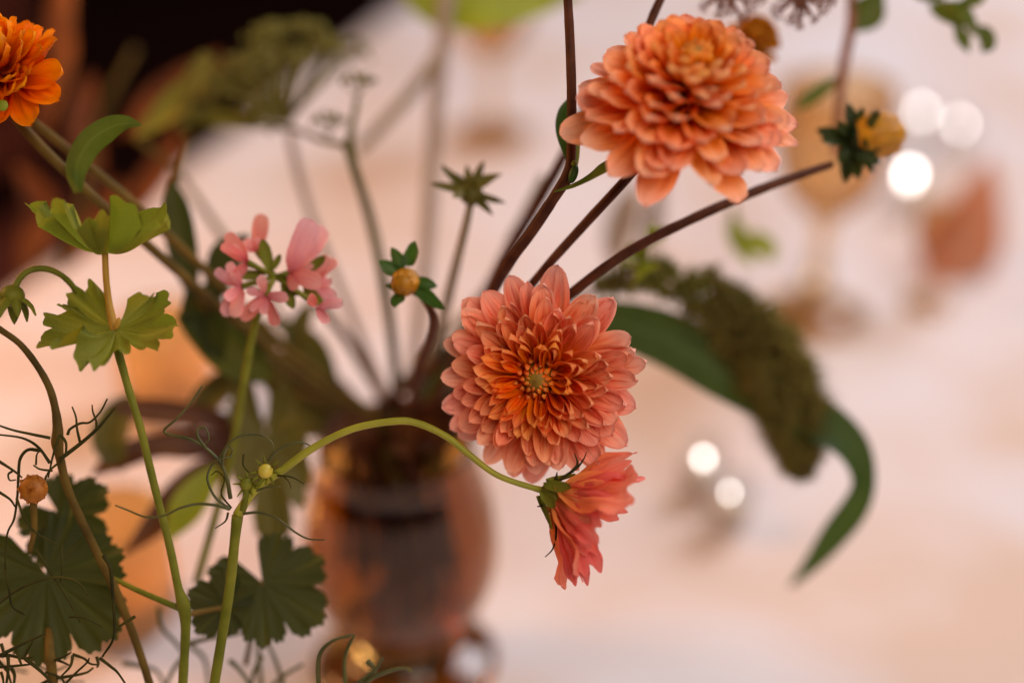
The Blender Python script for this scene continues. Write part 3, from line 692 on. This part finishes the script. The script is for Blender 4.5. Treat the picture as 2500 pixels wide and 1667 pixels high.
for i in range(12):                         # further strands, blurred behind
    x0, y0 = R.uniform(60, 160), R.uniform(1560, 1640); a = R.uniform(-.9, .9) + (0 if i % 2 else math.pi)
    L = R.uniform(50, 130)
    thread([(x0, y0), (x0 + L*.5*math.cos(a), y0 + L*.35*math.sin(a) + R.uniform(-12, 12)), (x0 + L*math.cos(a), y0 + L*.6*math.sin(a))], R.uniform(.57, .60), M['thread'], t, 3, taper=.5)
stem('stem', [(112, 1405, .578, 5), (118, 1500, .576, 7), (121, 1589, .551, 13), (125, 1623, .55, 13), (133, 1700, .55, 12)], M['mid_stem'], t)

# feathery tips at the bottom beside the vase, and a blurred one behind
t = thing('cosmos_sprig', 'few thin green thread leaves rising at the bottom in front of the vase foot', 'sprig', P(860, 1690, .56))
for pts in ([(778,1690),(778,1604),(808,1565),(861,1548)],[(844,1690),(842,1604),(866,1548)],[(850,1685),(910,1638),(935,1604)],[(896,1611),(915,1633),(912,1650)],[(880,1680),(910,1653),(964,1633),(993,1631),(1005,1638)]):
    thread(pts, .556, M['thread'], t, 5.0, taper=.5)
t = thing('cosmos_sprig', 'out of focus loops of thread leaf low between the two green stems', 'sprig', P(640, 1700, .64))
for pts in ([(640,1700),(631,1587),(640,1560)],[(700,1700),(676,1620),(652,1565)],[(650,1690),(690,1650),(740,1620)],[(386,1480),(395,1530),(430,1570),(450,1600)],[(460,1570),(520,1555),(590,1545)],[(560,1610),(590,1640),(620,1690)],[(465,1575),(500,1610),(512,1690)],[(300,1620),(355,1628),(385,1640),(410,1690)],[(450,1600),(420,1640),(400,1690)],[(640,1600),(620,1640),(610,1690)]):
    thread(pts, R.uniform(.60, .63), M['thread'], t, 5, taper=.6)

# ------------------------------------------------------------------ large dark geranium leaves, low
def geranium_leaf(label, c, tip, nrm, size, seed, d, mat='dark_leaf', stemto=None, lob=5, depth=.28, cup=.12, span=320, wx=1.0):
    o = P(*c); t = thing('geranium_leaf', label, 'leaf', P(*(stemto or c)), 'dark geranium leaves')
    inst('blade', palm_leaf_mesh('blade', M[mat], lob, seed, depth, 3, cup, .05, .04, span, 8, .10), t, o, P(*tip) - o, nrm, size, size*wx)
    if stemto: stem('leaf_stalk', [(*c, 6), (*[(a+b)/2 for a, b in zip(c, stemto)], 6), (*stemto, 7)], M['mid_stem'], t)
geranium_leaf('big dark green toothed leaf behind the tangled threads, lower left', (112, 1400, .572), (190, 1585, .566), cv(.1, .2, 1), .0355, 11, .57, lob=6, depth=.2, wx=.95)
geranium_leaf('dark toothed leaf just under the rust bud, partly behind the bigger leaf', (140, 1250, .588), (240, 1330, .585), cv(.2, .1, 1), .0225, 14, .59, stemto=(120, 1320, .592))
geranium_leaf('broad dark green lobed leaf low beside the vase', (640, 1420, .590), (715, 1555, .584), cv(.1, .25, 1), .0275, 17, .59, stemto=(600, 1620, .61), depth=.22, cup=.1, span=320, lob=6)
geranium_leaf('small dark green leaf left of the cosmos stem, low', (555, 1480, .578), (455, 1440, .574), cv(-.2, .2, 1), .0160, 21, .58, stemto=(452, 1500, .56), depth=.3)
geranium_leaf('blurred olive leaf hanging at the left rim of the vase', (650, 1060, .665), (670, 1290, .655), cv(.1, .1, 1), .048, 25, .66, 'olive_leaf', depth=.2, wx=.42)

# ------------------------------------------------------------------ pink geranium cluster
t = thing('geranium_flower', 'cluster of small pink and coral geranium florets left of the centre', 'flower', P(480, 1420, .63))
stem('stem', [(655, 690, .577, 8), (632, 760, .580, 9), (612, 840, .584, 9.5), (594, 940, .59, 10), (578, 1040, .60, 10), (555, 1150, .61, 10), (520, 1280, .62, 10), (480, 1420, .63, 10)], M['green_stem'], t)
gm = [blade_mesh('petal', M['pink'], .55, .25*q, .2*q, .35, .5, .06, 0, 200+i, 6, 9, wav=.05) for i, q in enumerate((1, -1, .4))]
hub = P(672, 675, .574)
FL = [  # floret centre, list of petal tips (px), colour (0 pink .. 1 coral)
 ((605, 640), [((555, 575), .95), ((545, 600), 1), ((582, 668), .9)]),
 ((628, 615), [((638, 528), .9), ((600, 590), .2)]),
 ((590, 700), [((530, 662), .1), ((560, 645), .1), ((552, 728), .2), ((548, 765), .3), ((575, 770), .5)]),
 ((648, 722), [((640, 695), .05), ((592, 775), .95), ((672, 792), 1), ((700, 725), .5)]),
 ((705, 665), [((757, 545), .15), ((785, 560), .1), ((735, 595), .0), ((765, 640), .6), ((720, 705), 1), ((780, 690), .8)]),
 ((760, 690), [((818, 640), .8), ((800, 630), .7), ((805, 690), .3), ((815, 728), .3)]),
 ((775, 745), [((832, 742), .15), ((795, 782), .45), ((770, 740), .9)])]
for fi, ((fx, fy), tips) in enumerate(FL):
    dd = .572 + R.uniform(-.006, .006); fc = P(fx, fy, dd)
    vs, fs = tube_geo([hub, hub.lerp(fc, .5), fc], [.0011, .0010, .0013], 6); solid('floret_stalk', vs, fs, M['green_stem'], t)
    for (tx, ty), cc_ in tips:
        tp = P(tx, ty, dd + R.uniform(-.008, .004)); ax = tp - fc
        if R.random() < .75:
            a_ = cv(ax.dot(RV) + R.uniform(-.007, .007), ax.dot(UV_) + R.uniform(-.007, .007), R.uniform(-.004, .008))
            inst('petal', gm[int(tx) % 3], t, fc, a_, cv(R.uniform(-.8, .8), .3, 1), R.uniform(.006, .0095), R.uniform(.005, .008), c=R.uniform(0, .5))
        inst('petal', gm[(fi+int(tx)) % 3], t, fc, ax, cv(R.uniform(-.7, .7), R.uniform(-.3, .6), 1), max(.009, ax.length*1.08), max(.009, ax.length*.92), c=cc_)
sm = blade_mesh('sepal', M['green_stem'], .42, .5, .2, .7, .45, .05, 0, 44, 5, 7)
for (bx, by), (tx, ty), s_ in (((660, 665), (640, 582), 1), ((650, 670), (583, 672), 1.1), ((690, 680), (716, 755), 1), ((740, 695), (790, 755), 1.1), ((745, 665), (795, 625), 1), ((670, 690), (628, 720), 1), ((665, 660), (690, 610), .8), ((690, 700), (745, 725), .8)):
    b_, t_ = P(bx, by, .573), P(tx, ty, .571); inst('sepal', sm, t, b_, t_ - b_, cv(.2, .2, 1), (t_-b_).length*s_)

# ------------------------------------------------------------------ foxtail with its long folded leaf
t = thing('foxtail_grass', 'drooping olive foxtail seed spike with a long folded green leaf, right of the middle dahlia', 'grass stem', V((VX.x+.04, VX.y+.01, VX.z)))
sp = [(1400, 730, .66, 26), (1490, 690, .658, 36), (1590, 672, .668, 52), (1700, 705, .682, 62), (1795, 775, .690, 82), (1870, 870, .690, 92), (1920, 970, .690, 88), (1948, 1070, .690, 66), (1955, 1150, .690, 32)]
stem('stem', [(*q[:3], 8) for q in sp[::-1]] + [(1250, 830, .68, 11), (1130, 960, .715, 11)] + vend(8, 10), M['mid_stem'], t)
def spikelet(seed, mat='seed'):
    rg = random.Random(seed); vs, fs = [], []
    for k in range(13):
        a = k*2.4; u = V((math.cos(a)*rg.uniform(.2, .6), math.sin(a)*rg.uniform(.2, .6), 1)).normalized(); q = u*rg.uniform(.35, 1.0)
        r = rg.uniform(.10, .17); x = u.orthogonal().normalized(); y = u.cross(x); b = len(vs)
        vs += [q - u*r*1.6] + [q + (x*math.cos(j*2.094) + y*math.sin(j*2.094))*r for j in range(3)] + [q + u*r*1.6]
        for j in range(3): fs += [(b, b+1+(j+1) % 3, b+1+j), (b+4, b+1+j, b+1+(j+1) % 3)]
        for _ in range(4):
            e = len(vs); vs += [q - x*.016, q + x*.016, q + u*rg.uniform(.4, .85) + x*rg.uniform(-.35, .35) + y*rg.uniform(-.35, .35)]; fs.append((e, e+1, e+2))
    return mk('seed_cluster', vs, fs, M[mat], True)
sk = [spikelet(i) for i in range(5)]; sg = [spikelet(i+9, 'seed_green') for i in range(5)]
ss = spline(sp, 10)
for i, q in enumerate(ss[6:]):
    nxt = ss[min(len(ss)-1, i+7)]; t_ = (P(*nxt[:3]) - P(*ss[max(0, i+5)][:3])).normalized()
    x = t_.cross(-FV).normalized(); y = t_.cross(x)
    dens = 6 if q[0] > 1720 else 3
    for k in range(dens):
        a = i*2.0 + k*2*math.pi/dens + R.uniform(-.4, .4); u = x*math.cos(a) + y*math.sin(a); r = q[3]*pxm(q[2])*.88
        if q[0] < 1720: r *= R.uniform(.75, 1.15)
        ob = inst('seed_cluster', (sk if q[0] > 1680 else sg)[(i+k) % 5], t, P(*q[:3]) + u*r*.10, (-FV*.5 + RV*R.uniform(-.5, .5) + UV_*R.uniform(-.5, .5)), u + t_*.45, r*R.uniform(.80, 1.12))
bl = [(1380, 790, .69, 30, -.2), (1500, 790, .69, 56, -.15), (1640, 835, .69, 70, -.1), (1770, 915, .69, 68, 0), (1890, 985, .688, 60, .1), (2000, 1030, .685, 60, .15), (2075, 1090, .682, 50, .2), (2105, 1165, .682, 34, .15), (2085, 1235, .690, 36, .05), (2035, 1305, .70, 33, 0), (1985, 1370, .715, 22, 0), (1930, 1430, .735, 5, 0)]
ribbon('blade', bl, cv(.1, .25, 1), M['grass_blade'], t, 8, .2)
# pale green seed sprig behind
t = thing('green_seed_sprig', 'small pale green seed sprig above the foxtail, blurred', 'sprig', P(1540, 720, .65))
stem('stem', [(1540, 720, .65, 6), (1560, 650, .645, 6), (1590, 590, .64, 5)], M['green_stem'], t)
lm_ = blade_mesh('leaflet', M['lime_leaf'], .6, .4, .2, .6, .5, .05, 0, 61, 5, 6)
for k in range(14):
    q = R.uniform(0, 1); b_ = P(1545 + 55*q, 690 - 110*q, .643); a = R.uniform(0, 6.28)
    inst('leaflet', lm_, t, b_, cv(math.cos(a), abs(math.sin(a)) + .2, R.uniform(-.4, .4)), cv(R.uniform(-1, 1), .6, .6), R.uniform(.006, .011))

# ------------------------------------------------------------------ umbels
def umbel_mesh(seed, n=26, mat='umbel', fl=.16):
    rg = random.Random(seed); vs, fs = [], []
    for k in range(n):
        a = k*2.39996; rr = math.sqrt((k+.5)/n)
        u = V((rr*math.cos(a)*.8, rr*math.sin(a)*.8, 1 - .35*rr*rr)) * rg.uniform(.85, 1.05)
        v, f = tube_geo([V((0, 0, 0)), u*.55, u], [.022, .018, .014], 3, len(vs)); vs += v; fs += f
        for m in range(3):
            q = u + V((rg.uniform(-1, 1), rg.uniform(-1, 1), rg.uniform(-.5, 1)))*fl*.8; b = len(vs); r = fl*rg.uniform(.5, .9)
            vs += [q + V(d)*r for d in ((1, 0, 0), (0, 1, .2), (-1, 0, 0), (0, -1, -.2), (0, 0, 1), (0, 0, -1))]
            for i in range(4): fs += [(b+i, b+(i+1) % 4, b+4), (b+(i+1) % 4, b+i, b+5)]
    return mk('umbellet', vs, fs, M[mat], True)
def umbel(t, hub, axis, Rm, n, me, rad=.6, size=.018, mat='umbel', rise=.7, name='umbellet', low=.85):
    ax = V(axis).normalized(); x = ax.orthogonal().normalized(); y = ax.cross(x)
    for k in range(n):
        a = k*2.39996; rr = math.sqrt((k+.5)/n)
        e = hub + (x*math.cos(a) + y*math.sin(a))*Rm*rr + ax*Rm*rise*(1 - .35*rr*rr)*R.uniform(low, 1.1)
        vs, fs = tube_geo([hub, hub.lerp(e, .5) + ax*Rm*.04, e], [.0011, .0009, .0007], 5)
        ry = solid('ray', vs, fs, M[mat], t)
        d = (e - hub).normalized()
        inst(name, me[k % len(me)], ry, e, d.orthogonal(), d + ax*.6, size*R.uniform(.6, 1.3))
um = [umbel_mesh(i, 13, 'umbel', .15) for i in range(3)]
t = thing('umbel_flower', 'large blurred green umbel at the upper left against the dark corner', 'flower', V((VX.x-.01, VX.y+.02, VX.z)))
hub = P(702, 300, .74)
umbel(t, hub, cv(-.26, .9, .15), .041, 27, um, size=.0125, rise=.95, low=.5)
stem('stem', [(702, 300, .74, 11), (728, 420, .738, 11), (765, 540, .736, 11), (830, 700, .734, 11), (900, 870, .732, 11), (945, 990, .73, 11)] + vend(9, 10), M['grey_stem'], t)
umsm = [umbel_mesh(10+i, 12) for i in range(2)]
t = thing('branching_weed', 'branching olive stem with a swollen joint between the big umbel and the dahlias', 'stem', V((VX.x, VX.y+.025, VX.z)))
stem('stalk', [(850, 355, .665, 15), (868, 420, .667, 12), (905, 540, .690, 13), (935, 680, .685, 13), (960, 850, .71, 13), (970, 980, .73, 12)] + vend(10, 10), M['olive_leaf'], t)
stem('side_stalk', [(852, 352, .667, 12), (862, 300, .67, 8), (872, 245, .675, 7)], M['olive_leaf'], t)
stem('side_stalk', [(850, 355, .667, 8), (790, 345, .68, 7), (730, 320, .70, 6), (660, 305, .72, 6)], M['olive_leaf'], t)
for (qx, qy, qd) in ((872, 240, .675), (800, 335, .685), (660, 330, .71), (620, 320, .72)):
    inst('floret_cluster', umsm[0], t, P(qx, qy, qd), cv(1, 0, 0), cv(-.2, 1, .2), .011)
t = thing('pale_flower_stem', 'tall pale grey stem, far out of focus, rising left of the star shaped seed head', 'stem', V((VX.x+.01, VX.y+.03, VX.z)))
stem('stalk', [(1095, -60, .80, 20), (1082, 80, .80, 19), (1066, 240, .80, 19), (1055, 420, .795, 19), (1042, 600, .79, 19), (1020, 800, .78, 16), (1000, 960, .77, 12)] + vend(11, 9), M['grey_stem'], t)
stem('side_stalk', [(1075, 130, .80, 15), (1010, 220, .80, 15), (930, 310, .80, 14), (870, 370, .80, 12)], M['pale_stem'], t)
ribbon('leaf', [(1085, 60, .80, 20), (1140, 20, .80, 85), (1230, -10, .81, 95), (1340, -20, .82, 60), (1420, -10, .82, 5)], cv(0, .35, 1), M['lime_leaf'], t, cup=.2)
ribbon('leaf', [(1085, 70, .80, 12), (1045, 10, .80, 45), (1010, -50, .8, 40), (990, -110, .8, 4)], cv(0, .35, 1), M['lime_leaf'], t, cup=.2)
for i, (a, b, c_) in enumerate((((1260, 560), (1180, 720), 'pale_stem'), ((1330, 430), (1150, 800), 'pale_stem'), ((780, 740), (880, 880), 'mid_stem'))):
    t = thing('flower_stem', ('thin pale blurred stem slanting below the star shaped seed head', 'second pale blurred stem just behind the dark bare branch', 'dark olive stem slanting down to the vase from the pink florets')[i], 'stem', V((VX.x, VX.y+.02, VX.z)))
    stem('stalk', [(*a, .72, 12), (*b, .74, 12)] + vend(12+i, 10), M[c_], t)

# ------------------------------------------------------------------ blurred foliage round the vase mouth
def leafy(label, name, base, leaves, mat, stems=(), cat='leaf', smat='mid_stem', k=None, loc=None):
    t = thing(name, label, cat, loc or P(*base))
    for pts in leaves: ribbon('leaf', pts, cv(R.uniform(-.3, .3), .2, 1), M[mat], t, cup=.25)
    for s_ in stems: stem('stalk', s_, M[smat], t)
    return t
leafy('upright dark green leaf, blurred, between the ruffled leaf and pink florets', 'foliage_sprig', (470, 720, .64),
      [[(475, 730, .64, 10), (455, 650, .64, 32), (440, 570, .638, 38), (428, 500, .636, 32), (418, 440, .635, 5)],
       [(520, 760, .645, 8), (530, 690, .645, 30), (555, 625, .643, 42), (590, 590, .64, 20), (610, 575, .64, 3)],
       [(480, 700, .65, 30), (500, 760, .65, 60), (520, 830, .65, 45), (545, 880, .65, 4)]], 'dark_leaf',
      [[(425, 450, .64, 9), (440, 400, .64, 7), (455, 350, .645, 4)], [(475, 720, .645, 12), (600, 840, .665, 13), (740, 940, .69, 12), (900, 1030, .725, 10)] + vend(15, 9)], 'sprig')
leafy('mid green pointed leaf, blurred, under the pink florets', 'green_leaf', (640, 900, .66),
      [[(660, 930, .665, 10), (610, 890, .66, 48), (550, 850, .655, 58), (480, 800, .65, 36), (430, 770, .65, 4)]], 'mid_leaf', [[(660, 930, .665, 10), (800, 990, .70, 9), (940, 1050, .735, 8)] + vend(16, 8)])
leafy('olive brown leaves, blurred, above the left rim of the vase', 'olive_sprig', (820, 1010, .71),
      [[(830, 1040, .72, 14), (770, 970, .71, 45), (700, 920, .70, 60), (640, 880, .695, 35), (600, 850, .69, 4)],
       [(840, 1040, .725, 10), (800, 930, .72, 30), (760, 850, .715, 38), (700, 800, .71, 20), (650, 780, .71, 3)],
       [(850, 1050, .72, 10), (760, 1030, .71, 40), (690, 1020, .70, 36), (640, 1040, .7, 4)]], 'olive_leaf', [[(840, 1040, .72, 12)] + vend(17, 10)], 'sprig')
leafy('dark red lobed leaf, blurred, lower left behind the green stem', 'red_leaf_sprig', (620, 1120, .69),
      [[(640, 1080, .69, 8), (560, 1080, .685, 24), (470, 1085, .68, 36), (380, 1090, .675, 30), (290, 1120, .67, 32), (225, 1160, .67, 5)],
       [(620, 1100, .69, 8), (520, 1150, .685, 38), (440, 1210, .68, 42), (370, 1290, .675, 30), (300, 1355, .67, 4)],
       [(640, 1080, .69, 8), (540, 1030, .685, 24), (440, 1010, .68, 30), (340, 1000, .675, 28), (270, 990, .67, 5)]], 'red_leaf', [[(630, 1090, .69, 10), (760, 1050, .71, 10), (900, 1050, .735, 9)] + vend(18, 8)], 'sprig')
leafy('brown olive leaves, blurred, crossing behind the pink floret stalk', 'olive_sprig', (620, 860, .70),
      [[(700, 930, .71, 8), (640, 850, .70, 36), (560, 790, .695, 42), (480, 740, .69, 6)], [(640, 900, .70, 8), (560, 930, .695, 34), (500, 990, .69, 38), (470, 1060, .69, 5)], [(740, 960, .715, 8), (720, 860, .71, 30), (740, 780, .71, 26), (770, 730, .71, 4)],
       [(330, 960, .68, 5), (290, 1010, .675, 40), (270, 1080, .67, 44), (300, 1150, .67, 6)]], 'olive_leaf', [[(620, 860, .70, 8), (760, 970, .72, 9)] + vend(26, 8)], 'sprig')
leafy('bright green leaf tip, blurred, below the dark red leaf', 'green_leaf', (520, 1150, .67),
      [[(530, 1140, .668, 10), (490, 1190, .664, 36), (450, 1250, .66, 40), (410, 1320, .66, 5)]], 'lime_leaf')
for i in range(3):
    t = leafy(('dark green leaves packed in the vase mouth, right side', 'dark maroon leaves packed in the vase mouth, front', 'dark brown leaves packed in the vase mouth, left side')[i], 'vase_foliage', (1000, 1060, .73),
        [[(*px_of(VX + V((.01*math.cos(a+i), .01*math.sin(a+i), -.01)))[:3], 12), (*px_of(VX + V((.028*math.cos(a+i), .028*math.sin(a+i), .016)))[:3], 45), (*px_of(VX + V((.046*math.cos(a+i), .040*math.sin(a+i), .030)))[:3], 45), (*px_of(VX + V((.058*math.cos(a+i), .05*math.sin(a+i), .024)))[:3], 6)] for a in ((-.6, .2, 1.0) if i == 0 else (-2.1, -1.2, 1.9) if i == 1 else (2.2, 2.9, 3.5))],
        ('dark_leaf', 'red_leaf', 'red_leaf')[i], [vend(19+i, 9)], 'foliage', loc=V(VX))
leafy('dim red brown leaves and stalks, blurred, against the dark upper left corner', 'red_foliage', (150, 640, .86),
      [[(165, -60, .86, 30), (150, 60, .86, 42), (155, 150, .86, 36), (125, 260, .86, 20), (110, 330, .86, 4)], [(225, 180, .88, 5), (205, 280, .88, 36), (220, 390, .88, 34), (250, 470, .88, 5)],
       [(540, 130, .9, 5), (450, 195, .9, 30), (370, 255, .9, 32), (290, 330, .9, 5)], [(40, 400, .86, 6), (100, 500, .86, 44), (80, 600, .86, 40), (40, 680, .86, 5)],
       [(440, 310, .88, 5), (400, 400, .88, 34), (330, 500, .88, 30), (290, 560, .88, 4)], [(300, 440, .9, 5), (250, 540, .9, 40), (180, 620, .9, 30), (150, 660, .9, 4)]], 'rust_leaf', [[(150, 660, .86, 10), (200, 500, .87, 9), (240, 300, .88, 8), (330, 120, .9, 6)]], 'sprig')
leafy('yellow green leaf, blurred, left of the big umbel', 'green_leaf', (340, 330, .74),
      [[(330, 335, .74, 6), (390, 290, .74, 30), (440, 245, .74, 40), (480, 200, .74, 26), (520, 140, .74, 6)], [(420, 280, .74, 6), (500, 285, .74, 22), (590, 300, .74, 20), (660, 310, .74, 4)]], 'olive_bright', [[(330, 335, .74, 8), (430, 420, .74, 8), (560, 600, .735, 9)] + vend(25, 8)])
# extra stems that fill the bowl
t = thing('cut_stems', 'bundle of dark cut stems standing inside the amber vase', 'stems', VB + V((0, 0, .04)))
for k in range(24):
    a = k*2.39996; rr = .036*math.sqrt((k+.5)/24)
    top = VX + V((rr*.8*math.cos(a), rr*.8*math.sin(a), .012)); bot = VB + V((rr*.95*math.cos(a+.9), rr*.95*math.sin(a+.9), .048 + .016*((k*7) % 5)/5 + rr*.5))
    vs, fs = tube_geo([top, top.lerp(bot, .5), bot], [.0028, .0028, .0026], 7); solid('cut_stem', vs, fs, M['brown_stem'] if k % 3 else M['mid_stem'], t)

# ------------------------------------------------------------------ top edge: dried umbels, ochre flower, leaves
dm = [umbel_mesh(30+i, 22, 'seedhead', .12) for i in range(3)]
for i, (hx, hy, d, n) in enumerate(((1775, -22, .600, 16), (1955, -12, .598, 18))):
    t = thing('dried_umbel', ('brownish pink lacy seed umbel at the top edge above the upper dahlia', 'brownish pink lacy seed umbel at the top edge right of the upper dahlia')[i], 'seed head', P(hx, hy-40, d), 'lacy dry umbels')
    hub = P(hx, hy, d)
    stem('stem', [(hx, hy, d, 5), (hx+20, hy-80, d+.01, 5), (hx+60, hy-200, d+.03, 6)], M['seedhead'], t)
    umbel(t, hub, cv(0, -.35, 1), .0115, n, dm, size=.0046, mat='seedhead', rise=.5)
t = thing('ochre_flower', 'blurred ochre round flower peeping out behind the upper dahlia', 'flower', P(1850, 200, .66))
oc = P(1842, 92, .640); on = cv(.2, .5, .8); ox = on.orthogonal().normalized(); oy = on.cross(ox)
om = blade_mesh('petal', M['ochre'], .6, .5, .2, .4, .5, .08, 0, 90, 6, 8)
for k in range(34):
    a = k*2.39996; s_ = k/34; u = ox*math.cos(a) + oy*math.sin(a)
    inst('petal', om, t, oc + u*.002 - on*.006*(1-s_), u*(1 - .8*s_) + on*(.15 + .9*s_), on - u*.6, .0125*(1 - .2*s_), c=.5)
stem('stem', [(1850, 110, .65, 10), (1845, 260, .66, 10), (1790, 420, .67, 9)], M['mid_stem'], t)
blob('calyx', oc - on*.006, .006, M['mid_leaf'], t)
t = thing('dark_twig', 'thin dark purple twig tip leaving the top edge behind the upper dahlia', 'stem', P(1560, 120, .56))
stem('twig', [(1640, -60, .57, 10), (1612, 0, .568, 11), (1590, 50, .565, 11), (1560, 130, .562, 10)], M['brown_stem'], t)
leafy('cluster of fresh green leaves, blurred, at the upper right corner', 'leafy_twig', (2300, -40, .66),
      [[(2270, 10, .66, 4), (2300, 25, .655, 26), (2345, 40, .65, 32), (2385, 62, .65, 4)], [(2330, 60, .65, 5), (2350, 95, .65, 18), (2365, 130, .65, 2)],
       [(2370, 70, .65, 5), (2400, 85, .65, 24), (2408, 110, .65, 22), (2395, 128, .65, 2)], [(2340, 10, .65, 5), (2375, 0, .65, 22), (2390, -25, .65, 20), (2400, -40, .65, 2)], [(2290, 0, .655, 5), (2255, -12, .655, 20), (2230, -10, .655, 3)]],
      'mid_leaf', [[(2270, -60, .66, 6), (2300, 0, .655, 6), (2345, 50, .65, 5), (2380, 85, .65, 4)]], 'twig', 'green_stem')
leafy('brown blurred twig with one green leaf, hanging at the top right', 'leafy_twig', (2075, -40, .68),
      [[(2085, 75, .68, 8), (2105, 50, .68, 36), (2125, 20, .68, 40), (2150, -20, .68, 10)], [(2050, 190, .69, 8), (2000, 225, .69, 18), (1965, 250, .69, 16), (1945, 270, .69, 2)]],
      'mid_leaf', [[(2080, -60, .68, 12), (2078, 60, .68, 13), (2060, 160, .685, 13), (2048, 270, .69, 11), (2040, 380, .70, 10)]], 'twig', 'seedhead')
leafy('small lime green leaf, blurred, above the foxtail at the right', 'leafy_twig', (1790, 560, .80),
      [[(1790, 520, .80, 6), (1795, 565, .80, 24), (1815, 610, .80, 22), (1840, 650, .8, 4)], [(1800, 600, .80, 6), (1840, 590, .80, 26), (1875, 610, .80, 24), (1885, 640, .8, 4)]],
      'lime_leaf', [[(1790, 500, .80, 6), (1796, 570, .80, 5), (1810, 610, .80, 4)]], 'twig', 'green_stem')
leafy('grey green sprig, blurred, between the two peach dahlias', 'eucalyptus_sprig', (1540, 700, .76),
      [[(1500, 660, .9, 6), (1505, 590, .9, 34), (1530, 510, .9, 38), (1560, 440, .9, 5)], [(1560, 640, .9, 6), (1590, 570, .9, 24), (1600, 500, .9, 22), (1620, 450, .9, 3)]], 'grey_stem', [[(1440, 780, .86, 9), (1500, 670, .88, 8), (1540, 520, .9, 7)]], 'sprig', 'pale_stem')

# ------------------------------------------------------------------ things on the table, far out of focus
def goblet(px, py, sc_, label, mat='amber_pale', wine=None):
    b = onplane(px, py, TABLE); b.z = TABLE + .001
    t = thing('goblet', label, 'glass', b, 'amber goblets on the table')
    o = [(.0005, 0), (.033, .0), (.034, .002), (.020, .005), (.007, .012), (.0055, .03), (.0055, .062), (.010, .072), (.026, .088), (.034, .108), (.036, .130), (.034, .158)]
    o = [(r*sc_, z*sc_) for r, z in spline(o, 3)]
    k0 = next(i for i, q in enumerate(o) if q[1] > .078*sc_)
    inn = [(max(.0006, r - .0016), z) for r, z in o[k0:]][::-1]
    vs, fs = lathe(o + [(o[-1][0]-.0008, o[-1][1]+.0008)] + inn + [(.0006, inn[-1][1]-.002)], b, 32)
    solid('glass', vs, fs, M[mat], t, origin=b)
    return t
goblet(1985, 770, 1.25, 'amber goblet behind the golden bud at the right', 'amber_pale')
goblet(1200, 330, 1.2, 'amber goblet far back between the pale stem and the bare branch')
goblet(2265, 745, .55, 'short amber glass beside the terracotta napkin', 'amber_pale')
def glint(px, py, label, h=.018, flame_or_glint='flame', r=.014, fs_=1.0, glassmat='clear', grp='tea lights on the table', lift=0):  # glowing candle cup added in place of window reflections in glassware
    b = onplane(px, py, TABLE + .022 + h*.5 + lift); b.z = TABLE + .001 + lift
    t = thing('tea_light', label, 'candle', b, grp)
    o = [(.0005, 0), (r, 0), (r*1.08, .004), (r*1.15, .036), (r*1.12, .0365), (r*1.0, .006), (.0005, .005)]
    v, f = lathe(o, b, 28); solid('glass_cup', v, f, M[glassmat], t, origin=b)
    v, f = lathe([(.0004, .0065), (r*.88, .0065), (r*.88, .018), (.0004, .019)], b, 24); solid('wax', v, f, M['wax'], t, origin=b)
    blob('flame', b + V((0, 0, .018 + h*.55)), h*.34*fs_, M[flame_or_glint], t, (1, 1, 1.6), V((0, 0, 1)), 10, 8)  # added glowing blob that blurs into the white disc
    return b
glint(2222, 425, 'bright lit tea light just right of the golden bud', .020, fs_=.66)
glint(2250, 270, 'paired lit tea lights at the far right, the left one', .018, fs_=.5)
glint(2345, 300, 'paired lit tea lights at the far right, the right one', .018, fs_=.45)
glint(1718, 1112, 'lit tea light under the foxtail, the upper of two', .012, fs_=.52)
glint(1782, 1195, 'fainter tea light under the foxtail, the lower of two', .011, fs_=.40)
glint(1985, 678, 'tiny lit tea light below the amber goblet at the right', .012, fs_=.33)
def votive(px, py, label, pw):
    b = onplane(px, py, TABLE); b.z = TABLE + .001
    t = thing('votive_candle', label, 'candle', b, 'amber votives on the table')
    r = .034
    o = [(.0005, 0), (r*.9, 0), (r, .006), (r*1.05, .07), (r*1.01, .0705), (r*.95, .008), (.0005, .006)]
    v, f = lathe(o, b, 32); solid('glass_cup', v, f, M['frosted'], t, origin=b)
    v, f = lathe([(.0004, .0075), (r*.86, .0075), (r*.86, .028), (.0004, .029)], b, 24); solid('wax', v, f, M['wax'], t, origin=b)
    blob('flame', b + V((0, 0, .037)), .0032, M['flame_warm'], t, (1, 1, 1.9), V((0, 0, 1)), 10, 8)
    l = bpy.data.lights.new('candle_light', 'POINT'); l.energy = pw*1.0; l.color = (1, .48, .14); l.shadow_soft_size = .01
    lo = bpy.data.objects.new('candle_light', l); put(lo, t, b + V((0, 0, .062)))
votive(420, 985, 'glowing amber votive candle behind the ruffled geranium sprig', .035)
votive(300, 1500, 'glowing amber votive candle low behind the left stems', .03)
def napkin():
    o = onplane(2335, 655, TABLE); t0 = V((o.x, o.y, TABLE + .001)); d = px_of(t0)[2]
    t = thing('napkin', 'terracotta linen napkin folded into a standing point at the right', 'napkin', t0)
    tip = P(2418, 385, d - .01); vs, fs = [], []; n, m = 14, 20
    for i in range(n+1):
        a = i/n; c = t0.lerp(tip, a) + V((0, 0, 0))
        for j in range(m+1):
            q = -2.6 + 5.2*j/m
            r = .031*(1 - a)**.75*(1 + .35*math.sin(a*3.0)) + .0008
            vs.append(c + V((math.sin(q)*r, -math.cos(q)*r*.6 + .004*math.sin(q*3 + a*4)*(1-a), .003*math.sin(q*2)*(1-a))))
    for i in range(n):
        for j in range(m): fs.append((i*(m+1)+j, i*(m+1)+j+1, (i+1)*(m+1)+j+1, (i+1)*(m+1)+j))
    solid('linen', vs, fs, M['napkin'], t)
napkin()
